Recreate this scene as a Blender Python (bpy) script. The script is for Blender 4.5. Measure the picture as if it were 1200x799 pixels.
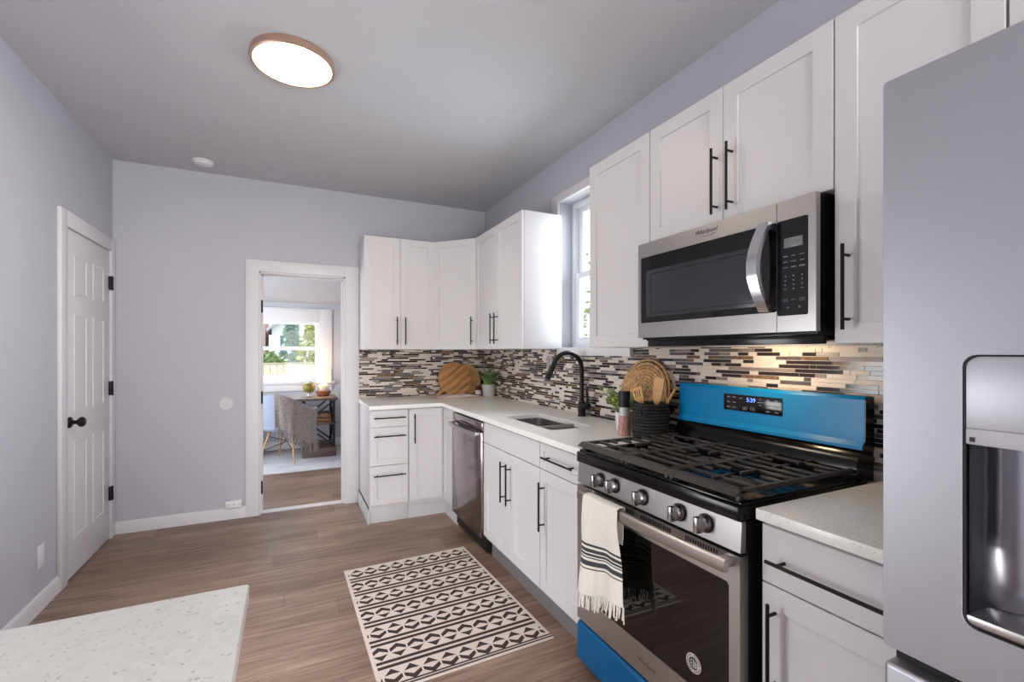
import bpy, bmesh, math, random
from mathutils import Vector, Matrix, noise
random.seed(7)
PI = math.pi
sc = bpy.context.scene
for o in list(bpy.data.objects): bpy.data.objects.remove(o)
COL = sc.collection

# ------------------------------------------------------------------ camera
cam = bpy.data.cameras.new('camera')
cam.sensor_width = 36.0
cam.lens = 542.643 * 36.0 / 1200.0
cam.shift_y = (412.6 - 399.5) / 1200.0
cam.clip_start = 0.02
cob = bpy.data.objects.new('camera', cam); COL.objects.link(cob)
cob.location = (-1.7581, -4.2907, 1.3253)
cob.rotation_euler = (PI / 2, 0, -math.radians(25.654))
sc.camera = cob

# ------------------------------------------------------------------ world, light, exposure
sc.view_settings.view_transform = 'Standard'
sc.view_settings.look = 'None'
sc.view_settings.gamma = 1
sc.view_settings.use_curve_mapping = False
sc.view_settings.exposure = 0.52
W = bpy.data.worlds.new('sky'); sc.world = W; W.use_nodes = True
bgn = W.node_tree.nodes['Background']
bgn.inputs[0].default_value = (0.88, 0.94, 1.0, 1); bgn.inputs[1].default_value = 2.1
sun = bpy.data.lights.new('sun', 'SUN'); sun.energy = 1.3; sun.angle = math.radians(8); sun.color = (1, .95, .88)
so = bpy.data.objects.new('sun', sun); COL.objects.link(so); so.rotation_euler = (math.radians(22), 0, math.radians(-15))

def area(name, loc, target, sx, sy, energy, color):
    l = bpy.data.lights.new(name, 'AREA'); l.shape = 'RECTANGLE'; l.size = sx; l.size_y = sy
    l.energy = energy; l.color = color
    o = bpy.data.objects.new(name, l); COL.objects.link(o); o.location = loc
    o.rotation_euler = (Vector(target) - Vector(loc)).to_track_quat('-Z', 'Y').to_euler()
    return o
# daylight through the kitchen and office windows, then three added unseen windows
area('daylight_kitchen_window', (.85, -1.78, 2.0), (-2.9, -1.70, .9), .7, 1.1, 36, (.80, .90, 1.0))
area('daylight_office_window', (-1.85, 3.75, 2.95), (-1.85, 1.2, .5), 1.8, 1.0, 140, (.80, .89, 1.0))
area('added_rear_daylight', (-1.05, -6.78, 1.10), (-1.55, 0, 1.0), 1.8, 1.95, 140, (1.0, .97, .96))  # fill light through an added, unseen rear window
area('added_side_daylight', (-3.26, -2.1, .9), (-.5, -2.1, .5), .9, 1.1, 25, (.95, .97, 1.0))  # added lamp outside a made-up left window, brightens the lower cabinets
area('added_office_side_daylight', (-3.42, 1.35, 1.4), (0, 1.5, .9), 1.0, 1.2, 48, (.86, .93, 1.0))  # added lamp at an unseen office window, lifts the office

# ------------------------------------------------------------------ helpers: materials
def lin(c):
    return tuple((x / 255 / 12.92) if x / 255 <= .04045 else ((x / 255 + .055) / 1.055) ** 2.4 for x in c)
class NT:
    def __init__(s, name):
        s.m = bpy.data.materials.new(name); s.m.use_nodes = True
        s.t = s.m.node_tree; s.n = s.t.nodes; s.p = s.n['Principled BSDF']; s.out = s.n['Material Output']
    def add(s, typ, **kw):
        n = s.n.new(typ)
        for k, v in kw.items(): setattr(n, k, v)
        return n
    def link(s, a, b): s.t.links.new(a, b)
def mat(name, col, rough=.5, metal=0.0, var=.06, scale=12.0, bump=0.0, bscale=None, stretch=None, spec=.5, coat=0.0, emit=None, estr=0.0, trans=0.0, ior=1.45, sheen=0.0):
    k = NT(name); p = k.p
    c = lin(col) if max(col) > 1.0001 else col
    p.inputs['Roughness'].default_value = rough; p.inputs['Metallic'].default_value = metal
    p.inputs['Specular IOR Level'].default_value = spec
    p.inputs['Coat Weight'].default_value = coat
    p.inputs['Transmission Weight'].default_value = trans; p.inputs['IOR'].default_value = ior
    if sheen: p.inputs['Sheen Weight'].default_value = sheen
    tc = k.add('ShaderNodeTexCoord'); mp = k.add('ShaderNodeMapping')
    k.link(tc.outputs['Object'], mp.inputs['Vector'])
    if stretch: mp.inputs['Scale'].default_value = stretch
    nz = k.add('ShaderNodeTexNoise'); nz.inputs['Scale'].default_value = scale; nz.inputs['Detail'].default_value = 4
    k.link(mp.outputs[0], nz.inputs['Vector'])
    rp = k.add('ShaderNodeValToRGB')
    rp.color_ramp.elements[0].position = .3; rp.color_ramp.elements[1].position = .7
    rp.color_ramp.elements[0].color = (*[x * (1 - var) for x in c], 1)
    rp.color_ramp.elements[1].color = (*[min(1, x * (1 + var)) for x in c], 1)
    k.link(nz.outputs['Fac'], rp.inputs['Fac']); k.link(rp.outputs['Color'], p.inputs['Base Color'])
    if bump:
        nb = nz
        if bscale:
            nb = k.add('ShaderNodeTexNoise'); nb.inputs['Scale'].default_value = bscale; nb.inputs['Detail'].default_value = 3
            k.link(mp.outputs[0], nb.inputs['Vector'])
        b = k.add('ShaderNodeBump'); b.inputs['Strength'].default_value = bump; b.inputs['Distance'].default_value = .004
        k.link(nb.outputs['Fac'], b.inputs['Height']); k.link(b.outputs[0], p.inputs['Normal'])
    if emit:
        p.inputs['Emission Color'].default_value = (*emit, 1); p.inputs['Emission Strength'].default_value = estr
    return k.m
def glass_mat(name, tint=(1, 1, 1), refl=.08):
    k = NT(name); tr = k.add('ShaderNodeBsdfTransparent'); tr.inputs[0].default_value = (*tint, 1)
    gl = k.add('ShaderNodeBsdfGlossy'); gl.inputs['Roughness'].default_value = .02
    lw = k.add('ShaderNodeLayerWeight'); pw = k.add('ShaderNodeMath', operation='POWER'); pw.inputs[1].default_value = 4.5; k.link(lw.outputs['Facing'], pw.inputs[0])
    fr = k.add('ShaderNodeMath', operation='MULTIPLY_ADD'); fr.inputs[1].default_value = .8; fr.inputs[2].default_value = .006; k.link(pw.outputs[0], fr.inputs[0])
    mx = k.add('ShaderNodeMixShader')
    k.link(fr.outputs[0], mx.inputs[0]); k.link(tr.outputs[0], mx.inputs[1]); k.link(gl.outputs[0], mx.inputs[2])
    k.link(mx.outputs[0], k.out.inputs[0]); return k.m

def floor_mat():
    k = NT('vinyl_planks'); p = k.p
    tc = k.add('ShaderNodeTexCoord')
    br = k.add('ShaderNodeTexBrick'); br.offset = 0; br.offset_frequency = 1; br.squash = 1
    br.inputs['Scale'].default_value = 1.0; br.inputs['Brick Width'].default_value = 1.22; br.inputs['Row Height'].default_value = .18
    br.inputs['Mortar Size'].default_value = .0013; br.inputs['Mortar Smooth'].default_value = .3; br.inputs['Bias'].default_value = 0
    br.inputs['Color1'].default_value = (*lin((134, 107, 92)), 1); br.inputs['Color2'].default_value = (*lin((166, 140, 123)), 1)
    br.inputs['Mortar'].default_value = (*lin((100, 82, 74)), 1)
    sx = k.add('ShaderNodeSeparateXYZ'); k.link(tc.outputs['Object'], sx.inputs[0])
    dv = k.add('ShaderNodeMath', operation='DIVIDE'); dv.inputs[1].default_value = .18; k.link(sx.outputs[1], dv.inputs[0])
    fl = k.add('ShaderNodeMath', operation='FLOOR'); k.link(dv.outputs[0], fl.inputs[0])
    wn = k.add('ShaderNodeTexWhiteNoise', noise_dimensions='1D'); k.link(fl.outputs[0], wn.inputs['W'])
    ma = k.add('ShaderNodeMath', operation='MULTIPLY_ADD'); ma.inputs[1].default_value = 1.22; k.link(wn.outputs['Value'], ma.inputs[0]); k.link(sx.outputs[0], ma.inputs[2])
    cb = k.add('ShaderNodeCombineXYZ'); k.link(ma.outputs[0], cb.inputs[0]); k.link(sx.outputs[1], cb.inputs[1])
    k.link(cb.outputs[0], br.inputs['Vector'])
    def grain(sc_, scale, det):
        mp = k.add('ShaderNodeMapping'); mp.inputs['Scale'].default_value = sc_; k.link(tc.outputs['Object'], mp.inputs['Vector'])
        n = k.add('ShaderNodeTexNoise'); n.inputs['Scale'].default_value = scale; n.inputs['Detail'].default_value = det; n.inputs['Distortion'].default_value = .6
        k.link(mp.outputs[0], n.inputs['Vector']); return n
    g1 = grain((1.1, 16, 1), 3.0, 6); g2 = grain((.8, 5, 1), 2.2, 3)
    r1 = k.add('ShaderNodeValToRGB'); r1.color_ramp.elements[0].position = .32; r1.color_ramp.elements[1].position = .66
    r1.color_ramp.elements[0].color = (.44, .41, .39, 1); r1.color_ramp.elements[1].color = (1.1, 1.1, 1.1, 1)
    k.link(g1.outputs['Fac'], r1.inputs['Fac'])
    r2 = k.add('ShaderNodeValToRGB'); r2.color_ramp.elements[0].position = .35; r2.color_ramp.elements[1].position = .7
    r2.color_ramp.elements[0].color = (.74, .70, .68, 1); r2.color_ramp.elements[1].color = (1.1, 1.1, 1.12, 1)
    k.link(g2.outputs['Fac'], r2.inputs['Fac'])
    m1 = k.add('ShaderNodeMixRGB', blend_type='MULTIPLY'); m1.inputs[0].default_value = .8
    k.link(br.outputs['Color'], m1.inputs[1]); k.link(r1.outputs[0], m1.inputs[2])
    m2 = k.add('ShaderNodeMixRGB', blend_type='MULTIPLY'); m2.inputs[0].default_value = .8
    k.link(m1.outputs[0], m2.inputs[1]); k.link(r2.outputs[0], m2.inputs[2])
    k.link(m2.outputs[0], p.inputs['Base Color'])
    p.inputs['Roughness'].default_value = .40; p.inputs['Specular IOR Level'].default_value = .6
    b = k.add('ShaderNodeBump'); b.inputs['Strength'].default_value = .12; b.inputs['Distance'].default_value = .002
    k.link(g1.outputs['Fac'], b.inputs['Height']); k.link(b.outputs[0], p.inputs['Normal'])
    return k.m
def quartz_mat():
    k = NT('speckled_quartz'); p = k.p; tc = k.add('ShaderNodeTexCoord')
    v = k.add('ShaderNodeTexVoronoi'); v.inputs['Scale'].default_value = 260
    k.link(tc.outputs['Object'], v.inputs['Vector'])
    sp = k.add('ShaderNodeSeparateColor'); k.link(v.outputs['Color'], sp.inputs[0])
    r = k.add('ShaderNodeValToRGB'); e = r.color_ramp.elements
    e[0].position = 0; e[0].color = (*lin((206, 203, 196)), 1); e[1].position = .05; e[1].color = (*lin((240, 239, 236)), 1)
    r.color_ramp.interpolation = 'LINEAR'; k.link(sp.outputs[0], r.inputs['Fac'])
    n = k.add('ShaderNodeTexNoise'); n.inputs['Scale'].default_value = 45; n.inputs['Detail'].default_value = 5; k.link(tc.outputs['Object'], n.inputs['Vector'])
    r2 = k.add('ShaderNodeValToRGB'); r2.color_ramp.elements[0].position = .35; r2.color_ramp.elements[1].position = .5
    r2.color_ramp.elements[0].color = (.95, .948, .94, 1); r2.color_ramp.elements[1].color = (1, 1, 1, 1); k.link(n.outputs['Fac'], r2.inputs['Fac'])
    m = k.add('ShaderNodeMixRGB', blend_type='MULTIPLY'); m.inputs[0].default_value = 1
    k.link(r.outputs[0], m.inputs[1]); k.link(r2.outputs[0], m.inputs[2]); k.link(m.outputs[0], p.inputs['Base Color'])
    p.inputs['Roughness'].default_value = .27
    return k.m
def board_mat(name, c1, c2, ang, freq):
    k = NT(name); p = k.p; tc = k.add('ShaderNodeTexCoord'); mp = k.add('ShaderNodeMapping')
    mp.inputs['Rotation'].default_value = (0, ang, 0); k.link(tc.outputs['Object'], mp.inputs['Vector'])
    w = k.add('ShaderNodeTexWave', wave_type='BANDS', bands_direction='Z'); w.inputs['Scale'].default_value = freq; w.inputs['Distortion'].default_value = 3.2
    w.inputs['Detail'].default_value = 3; w.inputs['Detail Scale'].default_value = .8; k.link(mp.outputs[0], w.inputs['Vector'])
    mp2 = k.add('ShaderNodeMapping'); mp2.inputs['Scale'].default_value = (1.5, 1.5, 24); k.link(mp.outputs[0], mp2.inputs['Vector'])
    n = k.add('ShaderNodeTexNoise'); n.inputs['Scale'].default_value = 3; n.inputs['Detail'].default_value = 4; k.link(mp2.outputs[0], n.inputs['Vector'])
    mx = k.add('ShaderNodeMath', operation='MULTIPLY_ADD'); mx.inputs[1].default_value = .25; k.link(w.outputs['Fac'], mx.inputs[0])
    m5 = k.add('ShaderNodeMath', operation='MULTIPLY'); m5.inputs[1].default_value = .85; k.link(n.outputs['Fac'], m5.inputs[0]); k.link(m5.outputs[0], mx.inputs[2])
    r = k.add('ShaderNodeValToRGB'); r.color_ramp.elements[0].position = .2; r.color_ramp.elements[1].position = .72
    r.color_ramp.elements[0].color = (*lin(c1), 1); r.color_ramp.elements[1].color = (*lin(c2), 1)
    k.link(mx.outputs[0], r.inputs['Fac']); k.link(r.outputs[0], p.inputs['Base Color']); p.inputs['Roughness'].default_value = .45
    return k.m
def brushed(name, col, rough, axis='y', aniso=.06):
    k = NT(name); p = k.p; tc = k.add('ShaderNodeTexCoord'); mp = k.add('ShaderNodeMapping')
    mp.inputs['Scale'].default_value = {'y': (260, 2, 260), 'z': (260, 260, 2), 'x': (2, 260, 260)}[axis]
    k.link(tc.outputs['Object'], mp.inputs['Vector'])
    n = k.add('ShaderNodeTexNoise'); n.inputs['Scale'].default_value = 1; n.inputs['Detail'].default_value = 2; k.link(mp.outputs[0], n.inputs['Vector'])
    mr = k.add('ShaderNodeMapRange'); mr.inputs['To Min'].default_value = rough - aniso; mr.inputs['To Max'].default_value = rough + aniso
    k.link(n.outputs['Fac'], mr.inputs['Value']); k.link(mr.outputs[0], p.inputs['Roughness'])
    p.inputs['Base Color'].default_value = (*lin(col), 1); p.inputs['Metallic'].default_value = 1
    return k.m

M = {}
M['wall'] = mat('wall_paint', (186, 187, 195), .7, var=.012, scale=3, bump=.03, bscale=220)
M['ceil'] = mat('ceiling_paint', (190, 190, 194), .8, var=.012, scale=3, bump=.03, bscale=160)
M['trim'] = mat('white_trim_paint', (218, 216, 219), .4, var=.01, scale=6)
M['cab'] = mat('white_cabinet_paint', (214, 211, 212), .32, var=.01, scale=5)
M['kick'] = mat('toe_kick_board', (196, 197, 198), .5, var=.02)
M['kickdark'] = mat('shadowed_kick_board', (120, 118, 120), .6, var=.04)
M['black'] = mat('matte_black_metal', (38, 34, 34), .42, .6, var=.05)
M['gap'] = mat('black_plastic', (16, 16, 17), .5, var=.1)
M['floor'] = floor_mat()
M['quartz'] = quartz_mat()
M['steel'] = brushed('brushed_stainless', (180, 176, 176), .33, 'y', .03)
M['fridge'] = brushed('fridge_stainless', (182, 182, 188), .46, 'z', .02)
M['dwsteel'] = brushed('dishwasher_stainless', (152, 140, 143), .16, 'y', .03)
M['chrome'] = mat('polished_steel', (205, 205, 208), .12, 1, var=.03)
M['sinksteel'] = mat('dark_sink_steel', (150, 148, 150), .32, .8, var=.06, scale=30)
M['niche'] = brushed('dispenser_steel', (150, 150, 156), .2, 'z', .04)
M['knob'] = mat('satin_steel_knob', (176, 174, 176), .24, 1, var=.03)
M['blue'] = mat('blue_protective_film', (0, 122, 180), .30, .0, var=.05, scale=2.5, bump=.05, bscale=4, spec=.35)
M['blue_shaded'] = mat('blue_protective_film_shaded', (0, 88, 138), .30, 0, var=.05, scale=2.5, spec=.35)  # same film in a darker blue, drawer's shade put into the colour
M['enamel'] = mat('black_gloss_enamel', (10, 10, 11), .16, 0, var=.1, spec=.35)
M['iron'] = mat('cast_iron', (72, 68, 65), .42, .3, var=.15, scale=90, bump=.12, bscale=300)
M['ovenglass'] = mat('dark_oven_glass', (9, 9, 8), .03, 0, var=.05, spec=.7)
M['mwglass'] = mat('dark_microwave_glass', (14, 14, 15), .05, 0, var=.05, spec=.6)
M['mwscreen'] = mat('microwave_window_screen', (62, 62, 66), .16, .2, var=.08, scale=400)
M['panel'] = mat('black_control_glass', (18, 18, 22), .12, 0, var=.05)
M['print'] = mat('pale_print', (190, 190, 195), .5)
M['dimprint'] = mat('grey_print', (120, 120, 124), .5)
M['logo'] = mat('dark_logo_print', (58, 56, 60), .4, .3)
M['led'] = mat('blue_led_digits', (60, 90, 255), .5, emit=(.13, .25, 1.0), estr=2.2)
M['lcd'] = mat('grey_lcd', (128, 130, 130), .3)
M['white_plastic'] = mat('white_plastic', (226, 225, 226), .35, var=.01)
M['plate'] = mat('painted_cover_plate', (206, 205, 209), .4, var=.01)
M['bronze'] = mat('brushed_copper_rim', (188, 158, 140), .35, .7, var=.05)
M['diff'] = mat('glowing_diffuser', (255, 245, 230), .5, emit=(1, .84, .64), estr=26.0)
M['faucet'] = mat('matte_black_faucet', (30, 30, 32), .38, .5, var=.06)
M['grout'] = mat('pale_grout', (204, 195, 187), .8, var=.04, scale=60)
M['t_cream'] = mat('cream_stone_tile', (214, 202, 192), .38, var=.06, scale=25)
M['t_dark'] = mat('dark_brown_glass_tile', (46, 36, 36), .10, var=.25, scale=18)
M['t_taupe'] = mat('taupe_stone_tile', (132, 120, 116), .3, var=.12, scale=30)
M['t_grey'] = mat('smoky_glass_tile', (92, 86, 88), .12, var=.12, scale=20)
M['t_amber'] = mat('mottled_amber_glass_tile', (116, 92, 68), .12, var=.5, scale=70)
M['wood1'] = board_mat('striped_acacia', (112, 68, 34), (206, 152, 96), math.radians(33), 5.5)
M['wood2'] = board_mat('pale_bamboo', (176, 128, 78), (212, 168, 112), 0.3, 16)
M['utensil'] = mat('beech_wood', (208, 160, 106), .5, var=.1, scale=8, stretch=(1, 1, 8))
M['paper'] = mat('book_paper', (222, 206, 200), .7, var=.05, scale=40)
M['cover'] = mat('book_cover', (176, 128, 92), .6)
M['redglass'] = mat('dark_red_glass', (70, 26, 26), .08, var=.1)
M['label'] = mat('paper_label', (222, 214, 210), .6)
M['pot'] = mat('pale_ceramic_pot', (196, 194, 192), .45, var=.03)
M['potw'] = mat('white_ceramic_pot', (225, 222, 220), .35, var=.02)
M['soil'] = mat('potting_soil', (52, 40, 32), .9, var=.3, scale=90)
M['grass'] = mat('grass_blade', (116, 150, 82), .45, var=.35, scale=22)
M['leaf'] = mat('light_leaf', (156, 184, 86), .45, var=.3, scale=40)
M['stem'] = mat('green_stem', (96, 120, 58), .6)
M['rope'] = mat('black_woven_rope', (40, 40, 42), .75, var=.25, scale=70, bump=.6, bscale=140)
M['jute'] = mat('natural_seagrass', (194, 152, 108), .7, var=.45, scale=60, bump=.6, bscale=120)
M['salt'] = mat('pink_peppercorns', (176, 132, 120), .4, var=.75, scale=150)
M['clear'] = mat('clear_acrylic', (186, 184, 186), .1, var=.1, scale=60)
M['towel'] = mat('cream_cotton', (226, 222, 212), .9, var=.03, scale=50, bump=.25, bscale=500, sheen=.3)
M['stripe'] = mat('charcoal_stripe', (62, 62, 66), .9, var=.1, bump=.25, bscale=500)
M['rugc'] = mat('cream_flatweave', (222, 208, 200), .9, var=.05, scale=200, bump=.4, bscale=350)
M['rugd'] = mat('dark_brown_flatweave', (62, 50, 48), .9, var=.25, scale=260, bump=.4, bscale=350)
M['pane'] = glass_mat('window_glass')
M['vinyl'] = mat('window_vinyl', (226, 229, 233), .35, var=.01)
M['deskwood'] = mat('weathered_desk_wood', (104, 88, 80), .5, var=.2, scale=5, stretch=(1, 8, 8))
M['deskmetal'] = mat('dark_desk_metal', (44, 44, 50), .45, .6)
M['chair'] = mat('pale_blue_grey_upholstery', (150, 158, 178), .8, var=.05, scale=60)
M['oak'] = mat('light_oak_leg', (190, 150, 106), .5, var=.1)
M['blanket'] = mat('grey_knit', (140, 130, 126), .95, var=.22, scale=34, bump=.5, bscale=180, sheen=.3)
M['shade'] = mat('glowing_lamp_shade', (255, 230, 190), .7, emit=(1, .70, .36), estr=.95)
M['lampglass'] = mat('pale_lamp_glass', (226, 210, 186), .15)
M['lampwood'] = mat('red_brown_wood', (136, 84, 58), .45, var=.12)
M['globe1'] = mat('antique_globe', (150, 132, 60), .3, var=.5, scale=7)
M['crate'] = mat('brown_crate_wood', (136, 98, 70), .6, var=.2)
M['orug'] = mat('pale_faded_rug', (198, 196, 200), .9, var=.16, scale=4, stretch=(1, 4, 1))
M['ground'] = mat('dry_lawn', (170, 165, 145), .9, var=.15, scale=3)
M['fence'] = mat('pale_cedar_fence', (186, 179, 164), .8, var=.06, scale=4)
M['house'] = mat('white_siding', (200, 203, 206), .7, var=.02)
M['brick'] = mat('red_brick', (164, 138, 132), .8, var=.15, scale=12)
M['roof'] = mat('grey_roof', (150, 150, 158), .8, var=.1)
M['pine'] = mat('blue_green_needles', (140, 166, 156), .8, var=.3, scale=6)
M['bush'] = mat('yellow_green_foliage', (168, 176, 118), .8, var=.3, scale=6)
M['hedge'] = mat('pale_green_hedge', (146, 166, 122), .8, var=.3, scale=6)
M['bark'] = mat('grey_bark', (126, 122, 126), .8, var=.2)
M['dwin'] = mat('dark_house_window', (90, 100, 116), .2)
M['sticker_w'] = mat('white_sticker', (206, 200, 198), .4)
M['sticker_n'] = mat('navy_sticker_ink', (38, 34, 60), .4)
M['brass'] = mat('threshold_metal', (226, 224, 226), .3, .3)
M['sensor'] = mat('grey_sensor_dots', (120, 120, 126), .4)

# ------------------------------------------------------------------ helpers: meshes
class MB:
    def __init__(s): s.bm = bmesh.new(); s.mi = 0; s.M = Matrix()
    def _fin(s, verts, faces, smooth=None):
        for v in verts: v.co = s.M @ v.co
        for f in faces: f.material_index = s.mi
    def box(s, x0, x1, y0, y1, z0, z1, bev=0.0, seg=2):
        x0, x1 = min(x0, x1), max(x0, x1); y0, y1 = min(y0, y1), max(y0, y1); z0, z1 = min(z0, z1), max(z0, z1)
        b = bmesh.new(); bmesh.ops.create_cube(b, size=1)
        for v in b.verts: v.co = Vector(((v.co.x + .5) * (x1 - x0) + x0, (v.co.y + .5) * (y1 - y0) + y0, (v.co.z + .5) * (z1 - z0) + z0))
        if bev > 0:
            bev = min(bev, .45 * min(x1 - x0, y1 - y0, z1 - z0))
            bmesh.ops.bevel(b, geom=list(b.edges), offset=bev, segments=seg, affect='EDGES', profile=.5)
        s.absorb(b); return s
    def absorb(s, b):
        mp = {}
        for v in b.verts: mp[v] = s.bm.verts.new(s.M @ v.co)
        for f in b.faces:
            try: g = s.bm.faces.new([mp[v] for v in f.verts]); g.material_index = s.mi
            except ValueError: pass
        b.free()
    def face(s, pts):
        f = s.bm.faces.new([s.bm.verts.new(s.M @ Vector(p)) for p in pts]); f.material_index = s.mi; return f
    def loft(s, rings, closed=True, cap0=True, cap1=True):
        R = [[s.bm.verts.new(s.M @ Vector(p)) for p in r] for r in rings]; n = len(R[0])
        for a, b in zip(R, R[1:]):
            for i in range(n if closed else n - 1):
                j = (i + 1) % n
                f = s.bm.faces.new((a[i], a[j], b[j], b[i])); f.material_index = s.mi
        if closed and cap0: f = s.bm.faces.new(R[0][::-1]); f.material_index = s.mi
        if closed and cap1: f = s.bm.faces.new(R[-1]); f.material_index = s.mi
        return s
    def lathe(s, prof, c=(0, 0, 0), seg=32, axis='z', cap0=True, cap1=True):
        c = Vector(c); rings = []
        for r, h in prof:
            ring = []
            for i in range(seg):
                a = 2 * PI * i / seg; u, w = r * math.cos(a), r * math.sin(a)
                p = {'z': (u, w, h), 'x': (h, u, w), 'y': (u, h, w)}[axis]
                ring.append(c + Vector(p))
            rings.append(ring)
        return s.loft(rings, True, cap0, cap1)
    def tube(s, pts, r, seg=10, closed=False):
        P = [Vector(p) for p in pts]; n = len(P); R = r if isinstance(r, (list, tuple)) else [r] * n
        rings = []; up = None
        for i in range(n):
            t = (P[(i + 1) % n] - P[i - 1]) if closed else (P[min(i + 1, n - 1)] - P[max(i - 1, 0)])
            t.normalize()
            if up is None:
                up = Vector((0, 0, 1)) if abs(t.z) < .9 else Vector((1, 0, 0))
            up = (up - t * up.dot(t)).normalized(); w = t.cross(up)
            rings.append([P[i] + (up * math.cos(2 * PI * k / seg) + w * math.sin(2 * PI * k / seg)) * R[i] for k in range(seg)])
        if closed: rings.append(rings[0]); return s.loft(rings, True, False, False)
        return s.loft(rings)
    def bar(s, p0, p1, w, h, up=(0, 0, 1), bev=0.0):
        p0, p1 = Vector(p0), Vector(p1); t = (p1 - p0).normalized(); up = Vector(up)
        if abs(t.dot(up)) > .95: up = Vector((1, 0, 0))
        up = (up - t * up.dot(t)).normalized(); v = t.cross(up)
        def ring(p): return [p + v * w / 2 + up * h / 2, p - v * w / 2 + up * h / 2, p - v * w / 2 - up * h / 2, p + v * w / 2 - up * h / 2]
        return s.loft([ring(p0), ring(p1)])
    def prism(s, poly, axis, a0, a1):
        def m(p, a): return {'x': (a, p[0], p[1]), 'y': (p[0], a, p[1]), 'z': (p[0], p[1], a)}[axis]
        return s.loft([[m(p, a0) for p in poly], [m(p, a1) for p in poly]])
    def panel(s, o, u, n, w, h, rings):
        """nested rectangles: rings = [(inset, height along n)], v axis is up"""
        o, u, n = Vector(o), Vector(u), Vector(n); v = Vector((0, 0, 1))
        R = [[o + u * i + v * i + n * t, o + u * (w - i) + v * i + n * t, o + u * (w - i) + v * (h - i) + n * t, o + u * i + v * (h - i) + n * t] for i, t in rings]
        return s.loft(R)
    def holed(s, outer, holes, axis, a0, a1):
        """plate with holes, extruded along axis"""
        b = bmesh.new()
        def m(p, a): return Vector({'x': (a, p[0], p[1]), 'y': (p[0], a, p[1]), 'z': (p[0], p[1], a)}[axis])
        ed = []
        for lp in [outer] + holes:
            vs = [b.verts.new(m(p, a0)) for p in lp]
            for i in range(len(vs)): ed.append(b.edges.new((vs[i], vs[(i + 1) % len(vs)])))
        bmesh.ops.triangle_fill(b, use_beauty=True, use_dissolve=False, edges=ed)
        r = bmesh.ops.extrude_face_region(b, geom=list(b.faces))
        d = m((0, 0), a1) - m((0, 0), a0)
        for g in r['geom']:
            if isinstance(g, bmesh.types.BMVert): g.co += d
        bmesh.ops.recalc_face_normals(b, faces=list(b.faces))
        s.absorb(b); return s
    def grid(s, fn, nu, nv, wrap=False):
        V = [[s.bm.verts.new(s.M @ Vector(fn(i / nu, j / nv))) for j in range(nv + 1)] for i in range(nu + 1)]
        for i in range(nu):
            for j in range(nv):
                f = s.bm.faces.new((V[i][j], V[i + 1][j], V[i + 1][j + 1], V[i][j + 1])); f.material_index = s.mi
        return s
ORG = {}
def _mesh(name, mb, mats, org, ang=32, smooth=True):
    bm = mb.bm; bmesh.ops.recalc_face_normals(bm, faces=list(bm.faces)); me = bpy.data.meshes.new(name)
    for v in bm.verts: v.co -= org
    bm.to_mesh(me); bm.free()
    for m in (mats if isinstance(mats, (list, tuple)) else [mats]): me.materials.append(M[m] if isinstance(m, str) else m)
    if smooth:
        me.polygons.foreach_set('use_smooth', [True] * len(me.polygons)); me.set_sharp_from_angle(angle=math.radians(ang))
    return me
def thing(name, label, cat, loc, group=None, kind=None):
    o = bpy.data.objects.new(name, None); o.empty_display_size = .05; COL.objects.link(o); o.location = loc
    ORG[o.name] = Vector(loc); o['label'] = label; o['category'] = cat
    if group: o['group'] = group
    if kind: o['kind'] = kind
    return o
def part(name, mb, mats, parent, label=None, ang=32, kind=None):
    org = ORG[parent.name]; me = _mesh(name, mb, mats, org, ang)
    o = bpy.data.objects.new(name, me); COL.objects.link(o); o.parent = parent; ORG[o.name] = org
    if label: o['label'] = label
    if kind: o['kind'] = kind
    return o
def single(name, mb, mats, label, cat, group=None, kind=None, ang=32):
    vs = [v.co for v in mb.bm.verts]
    lo = Vector([min(v[i] for v in vs) for i in range(3)]); hi = Vector([max(v[i] for v in vs) for i in range(3)])
    org = Vector(((lo.x + hi.x) / 2, (lo.y + hi.y) / 2, lo.z))
    me = _mesh(name, mb, mats, org, ang)
    o = bpy.data.objects.new(name, me); COL.objects.link(o); o.location = org; ORG[o.name] = org
    if label: o['label'] = label
    if cat: o['category'] = cat
    if group: o['group'] = group
    if kind: o['kind'] = kind
    return o
def struct(name, mb, mats, label, cat, origin0=False, ang=32):
    if origin0:
        me = _mesh(name, mb, mats, Vector(), ang); o = bpy.data.objects.new(name, me); COL.objects.link(o); ORG[o.name] = Vector()
        o['label'] = label; o['category'] = cat; o['kind'] = 'structure'; return o
    return single(name, mb, mats, label, cat, kind='structure', ang=ang)
def rrect(x0, x1, y0, y1, r, n=5):
    pts = []
    for cx, cy, a in ((x1 - r, y1 - r, 0), (x0 + r, y1 - r, PI / 2), (x0 + r, y0 + r, PI), (x1 - r, y0 + r, 3 * PI / 2)):
        for i in range(n + 1):
            t = a + PI / 2 * i / n; pts.append((cx + r * math.cos(t), cy + r * math.sin(t)))
    return pts
def text_mesh(txt, size, align='CENTER'):
    c = bpy.data.curves.new('txt', 'FONT'); c.body = txt; c.size = size; c.align_x = align; c.align_y = 'CENTER'; c.resolution_u = 3
    o = bpy.data.objects.new('txt', c); COL.objects.link(o)
    dg = bpy.context.evaluated_depsgraph_get(); dg.update()
    me = bpy.data.meshes.new_from_object(o.evaluated_get(dg)); bpy.data.objects.remove(o); bpy.data.curves.remove(c)
    return me
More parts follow.
